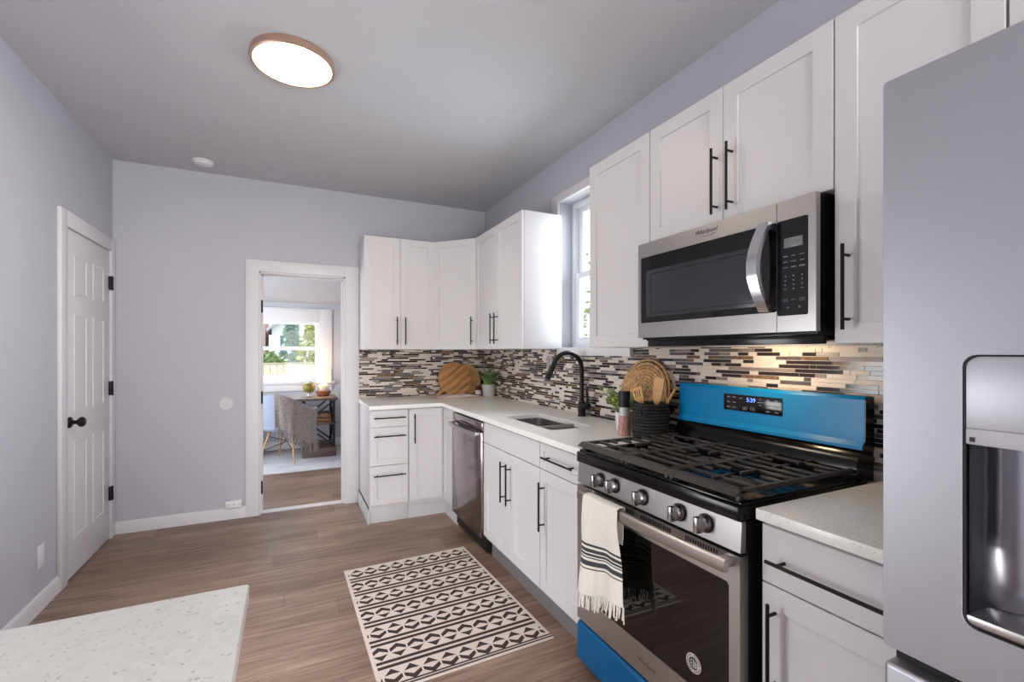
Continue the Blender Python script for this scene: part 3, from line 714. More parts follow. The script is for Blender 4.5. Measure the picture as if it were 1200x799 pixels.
# oven door with window opening
OD0, OD1 = -.664, -.632
b = MB(); oy = [(YR + .002, .212), (YL - .002, .212), (YL - .002, .772), (YR + .002, .772)]
b.holed(oy, [rrect(-3.397, -2.722, .318, .690, .012)], 'x', OD0, OD1)
dr = part('oven_door', b, 'steel', t)
b = MB(); b.box(OD0 + .003, OD0 + .012, -3.402, -2.717, .313, .695); part('oven_window', b, 'ovenglass', dr)
for a0, a1 in ((-2.86, -2.72), (-3.005, -2.885), (-3.18, -3.035), (-3.36, -3.23)):
    n_ = int((a1 - a0) / .0095); b = MB()
    for i in range(n_): b.box(OD0 - .0008, OD0 + .003, a0 + i * .0095, a0 + i * .0095 + .0055, .748, .764)
    part('vent', b, 'gap', dr, 'row of dark vent slots')
b = MB(); n_ = 20; hz = .7545
secs = []
for i in range(n_ + 1):
    s_ = i / n_; y = -2.725 - .70 * s_; x = -.708 - .014 * math.sin(PI * s_) ; zz = hz
    secs.append([(x - .008, y, zz + .013), (x - .002, y, zz + .018), (x + .008, y, zz + .018), (x + .008, y, zz - .016), (x - .006, y, zz - .018), (x - .009, y, zz - .012)])
b.loft(secs)
for y in (-2.745, -3.402): b.box(-.702, OD0 + .001, y - .014, y + .014, hz - .013, hz + .014, .003)
part('handle', b, 'steel', dr)
b = MB(); add_text(b, 'Whirlpool', .020, (OD0 - .0006, -3.070, .262), (0, -1, 0), (0, 0, 1), .2); part('logo', b, 'logo', dr)
# round sticker on the glass
b = MB(); sy, sz = -3.270, .388; gx = OD0 + .003
def disc(b, r, x, c=(sy, sz), n=32, sq=1): b.face([(x, c[0] + r * math.cos(2 * PI * i / n), c[1] + r * math.sin(2 * PI * i / n) * sq) for i in range(n)])
b.mi = 0; b.lathe([(.0285, 0), (.0285, -.0006), (.001, -.0006)], (gx, sy, sz), 32, 'x')
b.mi = 1
for i in range(26):
    a = 2 * PI * i / 26
    if i % 7 == 6: continue
    c_, s2 = math.cos(a), math.sin(a); r0, r1 = .0215, .0262; dw = .0017
    b.face([(gx - .001, sy + r0 * c_ - dw * s2, sz + r0 * s2 + dw * c_), (gx - .001, sy + r1 * c_ - dw * s2, sz + r1 * s2 + dw * c_), (gx - .001, sy + r1 * c_ + dw * s2, sz + r1 * s2 - dw * c_), (gx - .001, sy + r0 * c_ + dw * s2, sz + r0 * s2 - dw * c_)])
disc(b, .0182, gx - .001)
b.mi = 0
for k in range(4):    # flag-like stripes and dots
    y0 = sy + .001 - k * .0052; b.face([(gx - .0014, y0, sz - .013 + k * .0015), (gx - .0014, y0 - .0029, sz - .013 + k * .0015), (gx - .0014, y0 - .0029, sz + .012 - k * .0018), (gx - .0014, y0, sz + .013 - k * .0018)])
for (dy, dz) in ((.0105, .004), (.0065, .009), (.0105, -.004), (.0065, -.009), (.0062, 0)): disc(b, .0022, gx - .0014, (sy + dy, sz + dz), 10)
part('sticker', b, ['sticker_w', 'sticker_n'], dr, 'round white and navy badge sticker')
# lower drawer
b = MB(); b.prism([(-.632, .035), (-.658, .035), (-.664, .05), (-.664, .185), (-.656, .196), (-.632, .196)], 'y', YR + .002, YL - .002); part('drawer', b, 'blue_shaded', t, 'lower drawer still under blue film')
# backguard
b = MB(); b.prism([(-.02, .90), (-.118, .909), (-.118, .96), (-.098, .998), (-.085, 1.006), (-.02, 1.006)], 'y', YR + .004, YL - .004)
b.prism([(-.012, .90), (-.05, .90), (-.05, 1.165), (-.012, 1.165)], 'y', YR + .012, YL - .012)
bgp = part('backguard', b, 'enamel', t)
b = MB()
b.prism([(-.03, 1.006), (-.094, 1.008), (-.094, 1.018), (-.083, 1.034), (-.081, 1.170), (-.074, 1.180), (-.03, 1.180)], 'y', YR, YL)
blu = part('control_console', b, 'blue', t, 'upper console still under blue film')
for y in (YR - .003, YL):
    b = MB(); b.prism([(-.03, 1.003), (-.092, 1.006), (-.092, 1.018), (-.0815, 1.034), (-.0795, 1.170), (-.073, 1.178), (-.03, 1.178)], 'y', y, y + .003); part('end_cap', b, 'enamel', blu, 'black end cap')
b = MB(); b.box(-.0850, -.0805, -3.158, -2.898, 1.083, 1.150, .001); part('display_panel', b, 'panel', blu)
b = MB(); rn = random.Random(5)
def dash(y, z, w, h=.004): b.box(-.0858, -.0846, y - w / 2, y + w / 2, z - h / 2, z + h / 2)
for y in (-2.922, -2.95): 
    for z in (1.138, 1.117, 1.096): dash(y, z, rn.uniform(.010, .016))
for y in (-3.10, -3.135):
    for z in (1.138, 1.115, 1.094): dash(y, z, rn.uniform(.010, .016))
dash(-2.982, 1.136, .012); dash(-3.068, 1.138, .006); dash(-3.068, 1.126, .024, .003); dash(-3.068, 1.115, .008)
for y in (-3.00, -3.035):
    dash(y, 1.102, .018, .0015); dash(y, 1.091, .018, .0015); dash(y - .009, 1.0965, .0015, .011); dash(y + .009, 1.0965, .0015, .011); dash(y, 1.0965, .008, .003)
part('button_print', b, 'dimprint', blu)
b = MB(); add_text(b, '5:39', .024, (-.0862, -3.028, 1.131), (0, -1, 0), (0, 0, 1)); part('clock_digits', b, 'led', blu, 'glowing blue clock digits')
# burners and grates
gz = .930
for x, y, r in ((-.50, YL - .15, .045), (-.22, YL - .15, .036), (-.36, YM, .05), (-.50, YR + .15, .05), (-.22, YR + .15, .032)):
    b = MB(); b.lathe([(.001, .909), (r + .012, .909), (r + .010, .916), (r, .917), (r, .925), (r * .9, .928), (.001, .929)], (x, y, 0), 28); bu = part('burner', b, 'iron', t)
    b = MB(); b.tube([(x + r + .022, y, .909), (x + r + .022, y, .926)], .004, 8); b.lathe([(.007, .914), (.007, .918), (.001, .919)], (x + r + .022, y, 0), 10); part('igniter', b, 'chrome', bu)
def grate(y0, y1, burners):
    b = MB(); x0, x1 = -.652, -.088; w, h = .010, .012; zt = .949
    fr = .016
    b.box(x0, x1, y0, y0 - fr, zt - .014, zt, .004); b.box(x0, x1, y1 + fr, y1, zt - .014, zt, .004)
    b.prism([(x0 - .02, zt - .016), (x0 + .004, zt), (x0 + .024, zt), (x0 + .024, zt - .016)], 'y', y0, y1)
    b.box(x1 - .018, x1, y0, y1, zt - .014, zt, .004)
    nb = 9
    for i in range(1, nb):
        x = x0 + .024 + (x1 - x0 - .042) * i / nb
        cut = None
        for bx, by in burners:
            if abs(x - bx) < .05: cut = (bx, by)
        yc = (y0 + y1) / 2
        if cut and abs(y0 - y1) > .2:
            g = .052 + .02 * (1 if abs(x - cut[0]) < .02 else 0)
            b.box(x - w / 2, x + w / 2, y0, yc + g, zt - h, zt, .0035); b.box(x - w / 2, x + w / 2, yc - g, y1, zt - h, zt, .0035)
        else: b.box(x - w / 2, x + w / 2, y0, y1, zt - h, zt, .0035)
    for bx, by in burners:   # fingers across
        for s in (-1, 1): b.box(min(bx + s * .022, bx + s * .105), max(bx + s * .022, bx + s * .105), (y0 + y1) / 2 - w / 2, (y0 + y1) / 2 + w / 2, zt - h, zt + .001, .0035)
    for x in (x0 + .01, x1 - .012):
        for y in (y0 - .01, y1 + .01): b.box(x - .007, x + .007, y - .007, y + .007, .909, zt - .012, .002)
    part('grate', b, 'iron', t)
gw = (YL - YR - .024) / 3; e0 = YL - .012
gl, gc = gw * 1.06, gw * .88
grate(e0, e0 - gl, ((-.50, 0), (-.22, 0))); grate(e0 - gl - .002, e0 - gl - gc, ((-.36, 0),)); grate(e0 - gl - gc - .002, YR + .012, ((-.50, 0), (-.22, 0)))

# ================================================================== TOWEL on the oven handle
def towel():
    b = MB(); y0, y1 = -2.797, -3.004
    nz = 40
    path = []
    for i in range(9): path.append((-.6925 + .001 * math.sin(i), .64 + .125 * i / 8))       # back fall, behind the handle
    for i in range(1, 8):
        a = PI * i / 8; path.append((-.7085 - .006 + .0225 * math.cos(a), .773 + .010 * math.sin(a)))
    for i in range(nz + 1): path.append((-.7372 - .004 * math.sin(i * .2), .772 - .375 * i / nz))
    N = len(path)
    def fn(u, v):
        k = v * (N - 1); i = min(int(k), N - 2); f = k - i
        x = path[i][0] * (1 - f) + path[i + 1][0] * f; z = path[i][1] * (1 - f) + path[i + 1][1] * f
        y = y0 + (y1 - y0) * u
        fr = max(0, (v - .35) / .65)
        x -= .006 * math.sin(u * 9 + 1) * fr + .004 * math.sin(u * 17) * fr - .003 * fr
        y += (.5 - u) * (.05 * fr - .05 * max(0, .3 - v) / .3); z += .06 * fr * u - .010 * fr * math.sin(u * 7)
        return (x, y, z)
    # 'up' direction of quads by stripe rows
    nu, nv = 26, 110
    V = [[b.bm.verts.new(Vector(fn(i / nu, j / nv))) for j in range(nv + 1)] for i in range(nu + 1)]
    base_z = .768
    for j in range(nv):
        k = (j + .5) / nv * (N - 1); i0 = min(int(k), N - 2); z = path[i0][1] + (path[i0 + 1][1] - path[i0][1]) * (k - i0)
        frontside = k > 16
        st = 0
        if frontside:
            for a, c in ((.597, .590), (.580, .566), (.558, .552), (.544, .538), (.530, .512), (.502, .496)):
                if c <= z <= a: st = 1
        for i in range(nu):
            f = b.bm.faces.new((V[i][j], V[i + 1][j], V[i + 1][j + 1], V[i][j + 1])); f.material_index = st
    # give the cloth its thickness
    b2 = b.bm; bmesh.ops.recalc_face_normals(b2, faces=list(b2.faces))
    bmesh.ops.solidify(b2, geom=list(b2.faces), thickness=.0022)
    ends = [fn(i / 24, 1) for i in range(25)]
    return b, ends
t = thing('dish_towel', 'cream fringed towel with charcoal stripes hanging on the oven handle', 'towel', (-.72, -2.88, .38))
b, ends = towel(); part('cloth', b, ['towel', 'stripe'], t, ang=80)
b = MB(); rn = random.Random(2)
for e in ends:
    for q in range(2):
        dx, dy = rn.uniform(-.012, .004), rn.uniform(-.014, .014); p = Vector(e) + Vector((0, rn.uniform(-.004, .004), .002)); L = rn.uniform(.04, .058)
        b.tube([p, p + Vector((dx * .4, dy * .4, -L * .5)), p + Vector((dx, dy, -L))], [.0028, .0034, .0022], 5)
part('fringe', b, 'towel', t)

# ================================================================== MICROWAVE
t = thing('microwave', 'stainless over-the-range microwave under the wall cabinet', 'microwave', (-.2, -3.09, 1.36))
my0, my1, mz0, mz1, mxf = -2.7145, -3.4685, 1.387, 1.7885, -.393
b = MB(); b.box(-.352, -.012, my1 + .003, my0 - .003, 1.375, 1.794, .003); b.box(-.372, -.352, my1 + .006, my0 - .006, 1.380, 1.786)
b.box(-.34, -.03, my1 + .012, my0 - .03, 1.361, 1.376, .003); b.box(-.345, -.33, my1 + .006, my0 - .006, 1.350, 1.385, .002)
part('body', b, 'enamel', t)
b = MB(); ys = -3.3495
b.holed([(ys + .001, mz0), (my0, mz0), (my0, mz1), (ys + .001, mz1)], [rrect(ys + .0015, -2.733, 1.4495, 1.7285, .006)], 'x', mxf, -.372)
dr = part('door', b, 'steel', t)
b = MB(); b.box(mxf + .002, mxf + .01, ys + .001, -2.728, 1.4445, 1.7335); wg = part('window', b, 'mwglass', dr)
b = MB(); b.panel((mxf + .0026, -2.763, 1.474), (0, -1, 0), (-1, 0, 0), .537, .196, [(0, 0), (0, .0012), (.002, .0016)]); part('window_screen', b, 'mwscreen', wg)
b = MB(); b.panel((mxf + .0012, -2.790, 1.486), (0, -1, 0), (-1, 0, 0), .484, .168, [(0, -.0005), (.0, .0006), (.002, .0006), (.003, -.0003)]); part('inner_frame', b, 'mwglass', wg)
b = MB(); n_ = 18; secs = []
for i in range(n_ + 1):
    s_ = i / n_; z = 1.452 + .278 * s_; x = mxf - .022 - .034 * math.sin(PI * s_); y = -3.326 + .018 * math.sin(PI * s_)
    wv = .021
    secs.append([(x + .006, y - wv, z), (x - .007, y - wv * .8, z), (x - .009, y + wv * .8, z), (x + .004, y + wv, z)])
b.loft(secs); b.box(mxf - .022, mxf + .004, -3.336, -3.316, 1.455, 1.475, .003); b.box(mxf - .022, mxf + .004, -3.336, -3.316, 1.707, 1.727, .003)
part('handle', b, 'chrome', dr, ang=50)
b = MB(); add_text(b, 'Whirlpool', .024, (mxf - .0006, -3.078, 1.766), (0, -1, 0), (0, 0, 1), .2)
b.tube([(mxf - .0008, -3.05 - .07 * i / 10, 1.752 - .004 * math.sin(PI * i / 10)) for i in range(11)], .0008, 5); part('logo', b, 'logo', dr)
b = MB(); b.holed([(my1, mz0), (ys - .001, mz0), (ys - .001, mz1), (my1, mz1)], [rrect(-3.4465, ys - .0015, 1.4365, 1.7285, .006)], 'x', mxf, -.372)
cp = part('control_panel', b, 'steel', t)
b = MB(); b.box(mxf + .001, mxf + .01, -3.451, ys - .001, 1.432, 1.733); gl_ = part('control_glass', b, 'panel', cp)
b = MB(); b.box(mxf - .0003, mxf + .002, -3.430, -3.372, 1.643, 1.672, .001); part('display', b, 'lcd', gl_, 'grey liquid crystal display')
b = MB(); rn = random.Random(9)
def dash(y, z, w, h=.003): b.box(mxf - .0002, mxf + .0015, y - w / 2, y + w / 2, z - h / 2, z + h / 2)
for z in (1.617, 1.600, 1.583):
    for y in (-3.377, -3.402, -3.428): dash(y, z, rn.uniform(.010, .017), rn.choice((.0025, .004)))
for z in (1.556, 1.543, 1.530): 
    for y in (-3.377, -3.402, -3.428): dash(y, z, .004, .0045)
dash(-3.377, 1.517, .010, .002); dash(-3.402, 1.517, .004, .0045); dash(-3.428, 1.517, .010, .002)
for y in (-3.377, -3.428): dash(y, 1.487, .014, .001); dash(y, 1.479, .014, .001); dash(y, 1.483, .006, .002); dash(y + .007, 1.483, .001, .008); dash(y - .007, 1.483, .001, .008)
dash(-3.402, 1.484, .014, .002); dash(-3.385, 1.461, .008, .004); dash(-3.42, 1.461, .006, .006)
part('button_print', b, 'dimprint', gl_)
M['lens'] = mat('task_light_lens', (255, 230, 190), .4, emit=(1, .78, .5), estr=.6)
for y in (-2.86, -3.12):
    b = MB(); b.box(-.24, -.16, y - .04, y + .04, 1.3602, 1.362); part('task_light', b, 'lens', t)
lt = bpy.data.lights.new('microwave_task_lamp', 'AREA'); lt.shape = 'RECTANGLE'; lt.size = .08; lt.size_y = .08; lt.energy = 1.5; lt.color = (1, .74, .45)
for y in (-3.12,):
    lo = bpy.data.objects.new('microwave_task_lamp', lt); COL.objects.link(lo); lo.location = (-.2, y, 1.3595); lo.rotation_euler = (0, math.radians(-38), 0)
b = MB()
for i in range(12): b.box(-.33 + .0, -.20, -2.80 - i * .004, -2.802 - i * .004, 1.3595, 1.362)
part('vent_grille', b, 'gap', t)

# ================================================================== REFRIGERATOR
t = thing('refrigerator', 'stainless french door refrigerator with dispenser at the right edge', 'refrigerator', (-.43, -4.315, 0))
fy0, fy1 = -3.856, -4.772; fxf = -.852
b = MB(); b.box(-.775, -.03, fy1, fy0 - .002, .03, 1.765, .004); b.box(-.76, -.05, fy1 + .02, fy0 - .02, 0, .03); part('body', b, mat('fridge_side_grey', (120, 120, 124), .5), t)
hole = rrect(-4.235, -3.958, .918, 1.3215, .018)
def fdoor(ya, yb, holes):
    b = MB(); b.holed(rrect(yb, ya, .833, 1.780, .006), holes, 'x', fxf, -.781); return b
ld = part('door', fdoor(fy0, -4.312, [hole]), 'fridge', t); bevmod(ld, .004)
b = MB()   # dispenser niche
ins = lambda i, x: [(x, y, z) for y, z in rrect(-4.235 + i, -3.958 - i, .918 + i, 1.3215 - i, .018)]
b.mi = 0; b.loft([ins(-.001, fxf + .001), ins(.002, fxf + .001), ins(.003, fxf + .004)], True, False, False)
part('dispenser_trim', b, 'gap', ld)
b = MB(); b.box(fxf + .003, fxf + .012, -4.232, -3.961, 1.2125, 1.3195, .001); part('dispenser_panel', b, 'fridge', ld)
b = MB(); b.box(fxf + .0015, fxf + .05, -4.232, -3.961, 1.189, 1.2125, .002); part('dispenser_strip', b, 'print', ld)
b = MB()
cav = [(fxf + .012, -3.962), (fxf + .055, -3.968), (-.772, -4.02), (-.768, -4.0965), (-.772, -4.173), (fxf + .055, -4.225), (fxf + .012, -4.231)]
b.loft([[(x, y, .9365) for x, y in cav], [(x, y, 1.189) for x, y in cav]], False)
part('dispenser_niche', b, 'niche', ld, ang=60)
b = MB(); b.box(fxf + .002, -.762, -4.232, -3.961, .921, .936, .003); tr_ = part('drip_tray', b, 'steel', ld)
b = MB()
for i in range(6): b.box(fxf + .03, fxf + .034, -4.02 - i * .02, -4.03 - i * .02, .9355, .9368)
part('tray_slot', b, 'gap', tr_)
b = MB(); b.prism([(fxf + .03, -4.075), (fxf + .045, -4.115), (fxf + .06, -4.075)], 'z', 1.0, 1.188); part('paddle', b, 'gap', ld)
b = MB(); b.box(fxf + .0008, fxf + .002, -3.972, -3.966, 1.193, 1.2); part('lock_print', b, 'logo', ld)
rd = part('door', fdoor(-4.316, fy1, []), 'fridge', t); bevmod(rd, .004)
for y, dd in ((-4.275, ld), (-4.353, rd)):
    b = MB(); b.tube([(fxf - .05, y, .93), (fxf - .05, y, 1.70)], .012, 14)
    for z in (.97, 1.66): b.tube([(fxf - .05, y, z), (fxf + .002, y, z)], .009, 10)
    part('handle', b, 'chrome', dd)
b = MB(); b.box(fxf, -.781, fy1, fy0, .06, .805, .008, 3); fz = part('freezer_drawer', b, 'fridge', t)
b = MB(); b.box(fxf + .03, -.776, fy1 + .005, fy0 - .005, .803, .836); part('door_gasket', b, 'gap', t)
b = MB(); b.tube([(fxf - .05, fy1 + .08, .74), (fxf - .05, fy0 - .16, .74)], .012, 14)
for y in (fy1 + .14, fy0 - .22): b.tube([(fxf - .05, y, .74), (fxf + .002, y, .74)], .009, 10)
part('handle', b, 'chrome', fz)

# ================================================================== CEILING
def ceiling_light(x, y, label):
    t = thing('ceiling_light', label, 'ceiling light', (x, y, H), group='round ceiling lights')
    b = MB(); b.lathe([(.182, H - .0005), (.186, H - .02), (.186, H - .034), (.180, H - .038), (.171, H - .036), (.171, H - .028)], (x, y, 0), 64, cap1=False); part('rim', b, 'bronze', t)
    b = MB(); b.lathe([(.1715, H - .030), (.16, H - .0345), (.10, H - .0365), (.001, H - .037)], (x, y, 0), 64, cap0=False); part('diffuser', b, 'diff', t)
ceiling_light(-1.742, -1.845, 'round flush ceiling light with copper rim and glowing diffuser')
t = thing('smoke_detector', 'small round white smoke detector on ceiling near the doorway', 'smoke detector', (-2.33, -.25, H))
b = MB(); b.lathe([(.068, H - .0005), (.068, H - .012), (.062, H - .016)], (-2.33, -.25, 0), 36); part('base', b, 'white_plastic', t)
b = MB(); b.lathe([(.058, H - .015), (.056, H - .024), (.045, H - .029), (.001, H - .030)], (-2.33, -.25, 0), 36); part('cover', b, 'white_plastic', t)

# ================================================================== COUNTER ITEMS
def leaning_disc(b, cx, r, th, ybot, ytop, z0, seg=56, tab=None):
    """disc leaning against the back wall; returns local frame"""
    up = Vector((0, ytop - ybot, math.sqrt((2 * r) ** 2 - (ytop - ybot) ** 2))).normalized(); xx = Vector((1, 0, 0)); nn = xx.cross(up)
    c = Vector((cx, ybot, z0)) + up * r
    return c, xx, up, nn
t = thing('cutting_board', 'round striped wooden cutting board with handle leaning in the corner', 'cutting board', (-.35, -.12, CZ1), group='round cutting boards')
r = .163; c, xx, up, nn = leaning_disc(None, -.345, r, .018, -.150, -.055, CZ1 + .040)
b = MB(); aH = math.radians(180 + 38); out = []
for i in range(61):
    a = aH + .16 + (2 * PI - .32) * i / 60; out.append((r * math.cos(a), r * math.sin(a)))
hd = Vector((math.cos(aH), math.sin(aH))); hp = Vector((-hd.y, hd.x))
def hpt(d, s): q = hd * d + hp * s; return (q.x, q.y)
# concave shoulder then handle end
out += [hpt(r + .012, -.019), hpt(r + .045, -.017), hpt(r + .072, -.016), hpt(r + .082, -.008), hpt(r + .083, .004), hpt(r + .078, .014), hpt(r + .045, .017), hpt(r + .012, .019)]
def ring(sc_, d): return [c + xx * (p[0] * sc_) + up * (p[1] * sc_) + nn * d for p in out]
b.loft([ring(.985, -.009), ring(1, -.006), ring(1, .006), ring(.985, .009)])
part('board', b, 'wood1', t)
low = min(v.z for v in ring(1, -.006))
t.location.z += CZ1 - low + .0005
t = thing('cutting_board', 'plain pale round cutting board behind the striped one', 'cutting board', (-.20, -.06, CZ1), group='round cutting boards')
r = .150; c, xx, up, nn = leaning_disc(None, -.222, r, .014, -.095, -.030, CZ1 + .008)
b = MB(); out = [(r * math.cos(2 * PI * i / 56), r * math.sin(2 * PI * i / 56)) for i in range(56)]
b.loft([ring(.985, -.007), ring(1, -.004), ring(1, .004), ring(.985, .007)]); part('board', b, 'wood2', t)
low = min(v.z for v in ring(1, -.004)); t.location.z += CZ1 - low + .0005
# open book
t = thing('open_book', 'open book lying flat in front of the cutting boards', 'book', (-.36, -.30, CZ1))
b = MB(); b.M = Matrix.Translation((-.37, -.25, CZ1)) @ Matrix.Rotation(math.radians(4), 4, 'Z')
b.box(-.225, .225, -.085, .085, .0005, .004, .001); part('cover', b, 'cover', t)
for s in (-1, 1):
    b = MB(); b.M = Matrix.Translation((-.37, -.25, CZ1)) @ Matrix.Rotation(math.radians(4), 4, 'Z')
    n_ = 12; top = [(s * (.001 + .214 * i / n_), .006 + .024 * math.sin(PI * min(1, (i / n_) * 1.05 + .12)) * (1 - .45 * i / n_)) for i in range(n_ + 1)]
    poly = top + [(s * .215, .0042), (s * .001, .0042)]
    b.prism(poly, 'y', -.08, .08); part('pages', b, 'paper', t)
# bottle
t = thing('sauce_bottle', 'small dark red bottle with white label beside the potted grass', 'bottle', (-.150, -.205, CZ1))
c = (-.150, -.205, CZ1)
b = MB(); b.lathe([(.001, .0005), (.026, .0005), (.029, .004), (.029, .062), (.024, .078), (.012, .090), (.011, .104), (.001, .104)], c, 28); part('glass', b, 'redglass', t)
b = MB(); b.lathe([(.0295, .014), (.0298, .016), (.0298, .052), (.0295, .054)], c, 28, cap0=False, cap1=False); part('label', b, 'label', t)
b = MB(); b.lathe([(.012, .100), (.0135, .102), (.0135, .116), (.012, .118), (.001, .118)], c, 20); part('cap', b, 'cover', t)
# potted grass
t = thing('potted_grass', 'spiky green grass in pale grey pot at the counter corner', 'potted plant', (-.083, -.30, CZ1))
c = (-.083, -.30, CZ1)
b = MB(); b.lathe([(.001, .0005), (.050, .0005), (.054, .004), (.061, .105), (.061, .112), (.056, .112), (.054, .098), (.001, .097)], c, 36); part('pot', b, 'pot', t)
b = MB(); b.lathe([(.054, .099), (.02, .103), (.001, .104)], c, 24, cap0=False); part('soil', b, 'soil', t)
b = MB(); rn = random.Random(11)
for k in range(170):
    a = rn.uniform(0, 2 * PI); r0 = rn.uniform(0, .042); lean = rn.uniform(.25, 1.5); L = rn.uniform(.12, .21)
    p = Vector((c[0] + r0 * math.cos(a), c[1] + r0 * math.sin(a), c[2] + .1)); d2 = Vector((math.cos(a + rn.uniform(-.5, .5)), math.sin(a + rn.uniform(-.5, .5)), 0)); sd = Vector((-d2.y, d2.x, 0)); w_ = rn.uniform(.0022, .0038)
    A, B = [], []
    for i in range(5):
        f = i / 4; q = p + d2 * (L * .62 * lean * f ** 1.6) + Vector((0, 0, L * (f - .32 * lean * f * f)))
        if q.x > -.016: q.x = -.016
        ww = w_ * (1 - f) ** .7 + .0002; A.append(q + sd * ww); B.append(q - sd * ww)
    for i in range(4): b.face([A[i], A[i + 1], B[i + 1], B[i]])
part('foliage', b, 'grass', t)
# leafy bush by the mill
t = thing('potted_herb', 'light green leafy herb in white pot behind the pepper mill', 'potted plant', (-.175, -2.352, CZ1))
c = (-.175, -2.352, CZ1)
b = MB(); b.lathe([(.001, .0005), (.036, .0005), (.039, .003), (.045, .092), (.045, .098), (.041, .098), (.040, .088), (.001, .087)], c, 36); part('pot', b, 'potw', t)
b = MB(); b.lathe([(.040, .089), (.001, .092)], c, 20, cap0=False); part('soil', b, 'soil', t)
b = MB(); bl = MB(); rn = random.Random(21)
for k in range(44):
    a = 2 * PI * k / 44 + rn.uniform(-.2, .2); L = rn.uniform(.06, .15); sp_ = rn.uniform(.02, .115)
    p0 = Vector((c[0] + .02 * math.cos(a), c[1] + .02 * math.sin(a), c[2] + .09)); p2 = p0 + Vector((math.cos(a) * sp_ * .9, math.sin(a) * sp_ * 1.15, L)); p1 = (p0 + p2) / 2 + Vector((0, 0, .015))
    b.tube([p0, p1, p2], [.0014, .0012, .0008], 5)
    for q in range(17):
        f = rn.uniform(.25, 1.02); base = p0 * (1 - f) ** 2 + p1 * 2 * f * (1 - f) + p2 * f * f
        if base.x > -.13: continue
        aa = rn.uniform(0, 2 * PI); el = rn.uniform(-.3, .9); d2 = Vector((math.cos(aa) * math.cos(el), math.sin(aa) * math.cos(el), math.sin(el))); sd = d2.cross(Vector((0, 0, 1))).normalized(); ll = rn.uniform(.012, .022); ww = ll * .38
        nn2 = sd.cross(d2) * .002
        bl.face([base, base + d2 * ll * .5 + sd * ww, base + d2 * ll + nn2, base + d2 * ll * .5 - sd * ww])
part('stem', b, 'stem', t); part('foliage', bl, 'leaf', t)
# pepper mill
t = thing('pepper_mill', 'clear pepper mill of pink peppercorns with black top', 'pepper mill', (-.262, -2.462, CZ1))
c = (-.262, -2.462, CZ1)
b = MB(); b.lathe([(.001, .0005), (.030, .0005), (.0315, .003), (.028, .09), (.0255, .098), (.001, .098)], c, 32); part('peppercorns', b, 'salt', t)
b = MB(); b.lathe([(.0258, .098), (.0245, .112), (.024, .145), (.001, .145)], c, 32); part('neck', b, 'clear', t)
b = MB(); b.lathe([(.0258, .140), (.0262, .15), (.0285, .212), (.027, .218), (.001, .219)], c, 32); part('cap', b, 'gap', t)
# woven trivet leaning on the tile
t = thing('woven_trivet', 'round woven seagrass trivet leaning against the backsplash', 'trivet', (-.08, -2.375, CZ1))
b = MB(); R_ = .186; r_ = .0095; turns = int(R_ / (r_ * 1.85)); ctr = Vector((-.0605, -2.372, CZ1 + .189)); upv = Vector((.075, 0, .36)).normalized(); yv = Vector((0, -1, 0)); nv = yv.cross(upv)
pts = []; rad = []
n_ = turns * 44
for i in range(n_ + 1):
    a = 2 * PI * i / 44; rr = .008 + (R_ - r_ - .008) * i / n_
    pts.append(ctr + yv * (rr * math.cos(a)) + upv * (rr * math.sin(a)) + nv * (.0012 * math.sin(i * 2.1))); rad.append(r_ * (1 + .25 * math.sin(i * 2.4)))
b.tube(pts, rad, 6); part('coil', b, 'jute', t, ang=70)
b = MB(); b.tube([ctr + yv * ((R_ - .002) * math.cos(2 * PI * i / 90)) + upv * ((R_ - .002) * math.sin(2 * PI * i / 90)) for i in range(90)], .0068, 6, closed=True); part('rim', b, 'jute', t, ang=70)
# rope basket
t = thing('utensil_basket', 'black woven rope basket with loop handle left of the range', 'basket', (-.185, -2.562, CZ1))
c = Vector((-.185, -2.562, CZ1))
b = MB(); n_ = 11
prof = []
for k in range(n_):
    z = .008 + k * .0152; rr = .075 + .006 * math.sin(k / n_ * PI * .9)
    b.tube([(c.x + rr * math.cos(2 * PI * i / 60), c.y + rr * math.sin(2 * PI * i / 60), c.z + z + .0008 * math.sin(i * 2.0 + k)) for i in range(60)], [.0084 * (1 + .2 * math.sin(i * 2.09 + k * 1.3)) for i in range(60)], 6, closed=True)
b.lathe([(.001, .003), (.078, .003), (.076, .165), (.072, .165), (.07, .02), (.001, .018)], c, 40); part('weave', b, 'rope', t, ang=70)
b = MB(); b.tube([(c.x - .083 - .006 * math.sin(PI * i / 12), c.y - .045 - .018 * math.cos(PI * i / 12) , c.z + .155 - .045 * math.sin(PI * i / 12)) for i in range(13)], .0045, 8); part('handle', b, 'rope', t, ang=60)
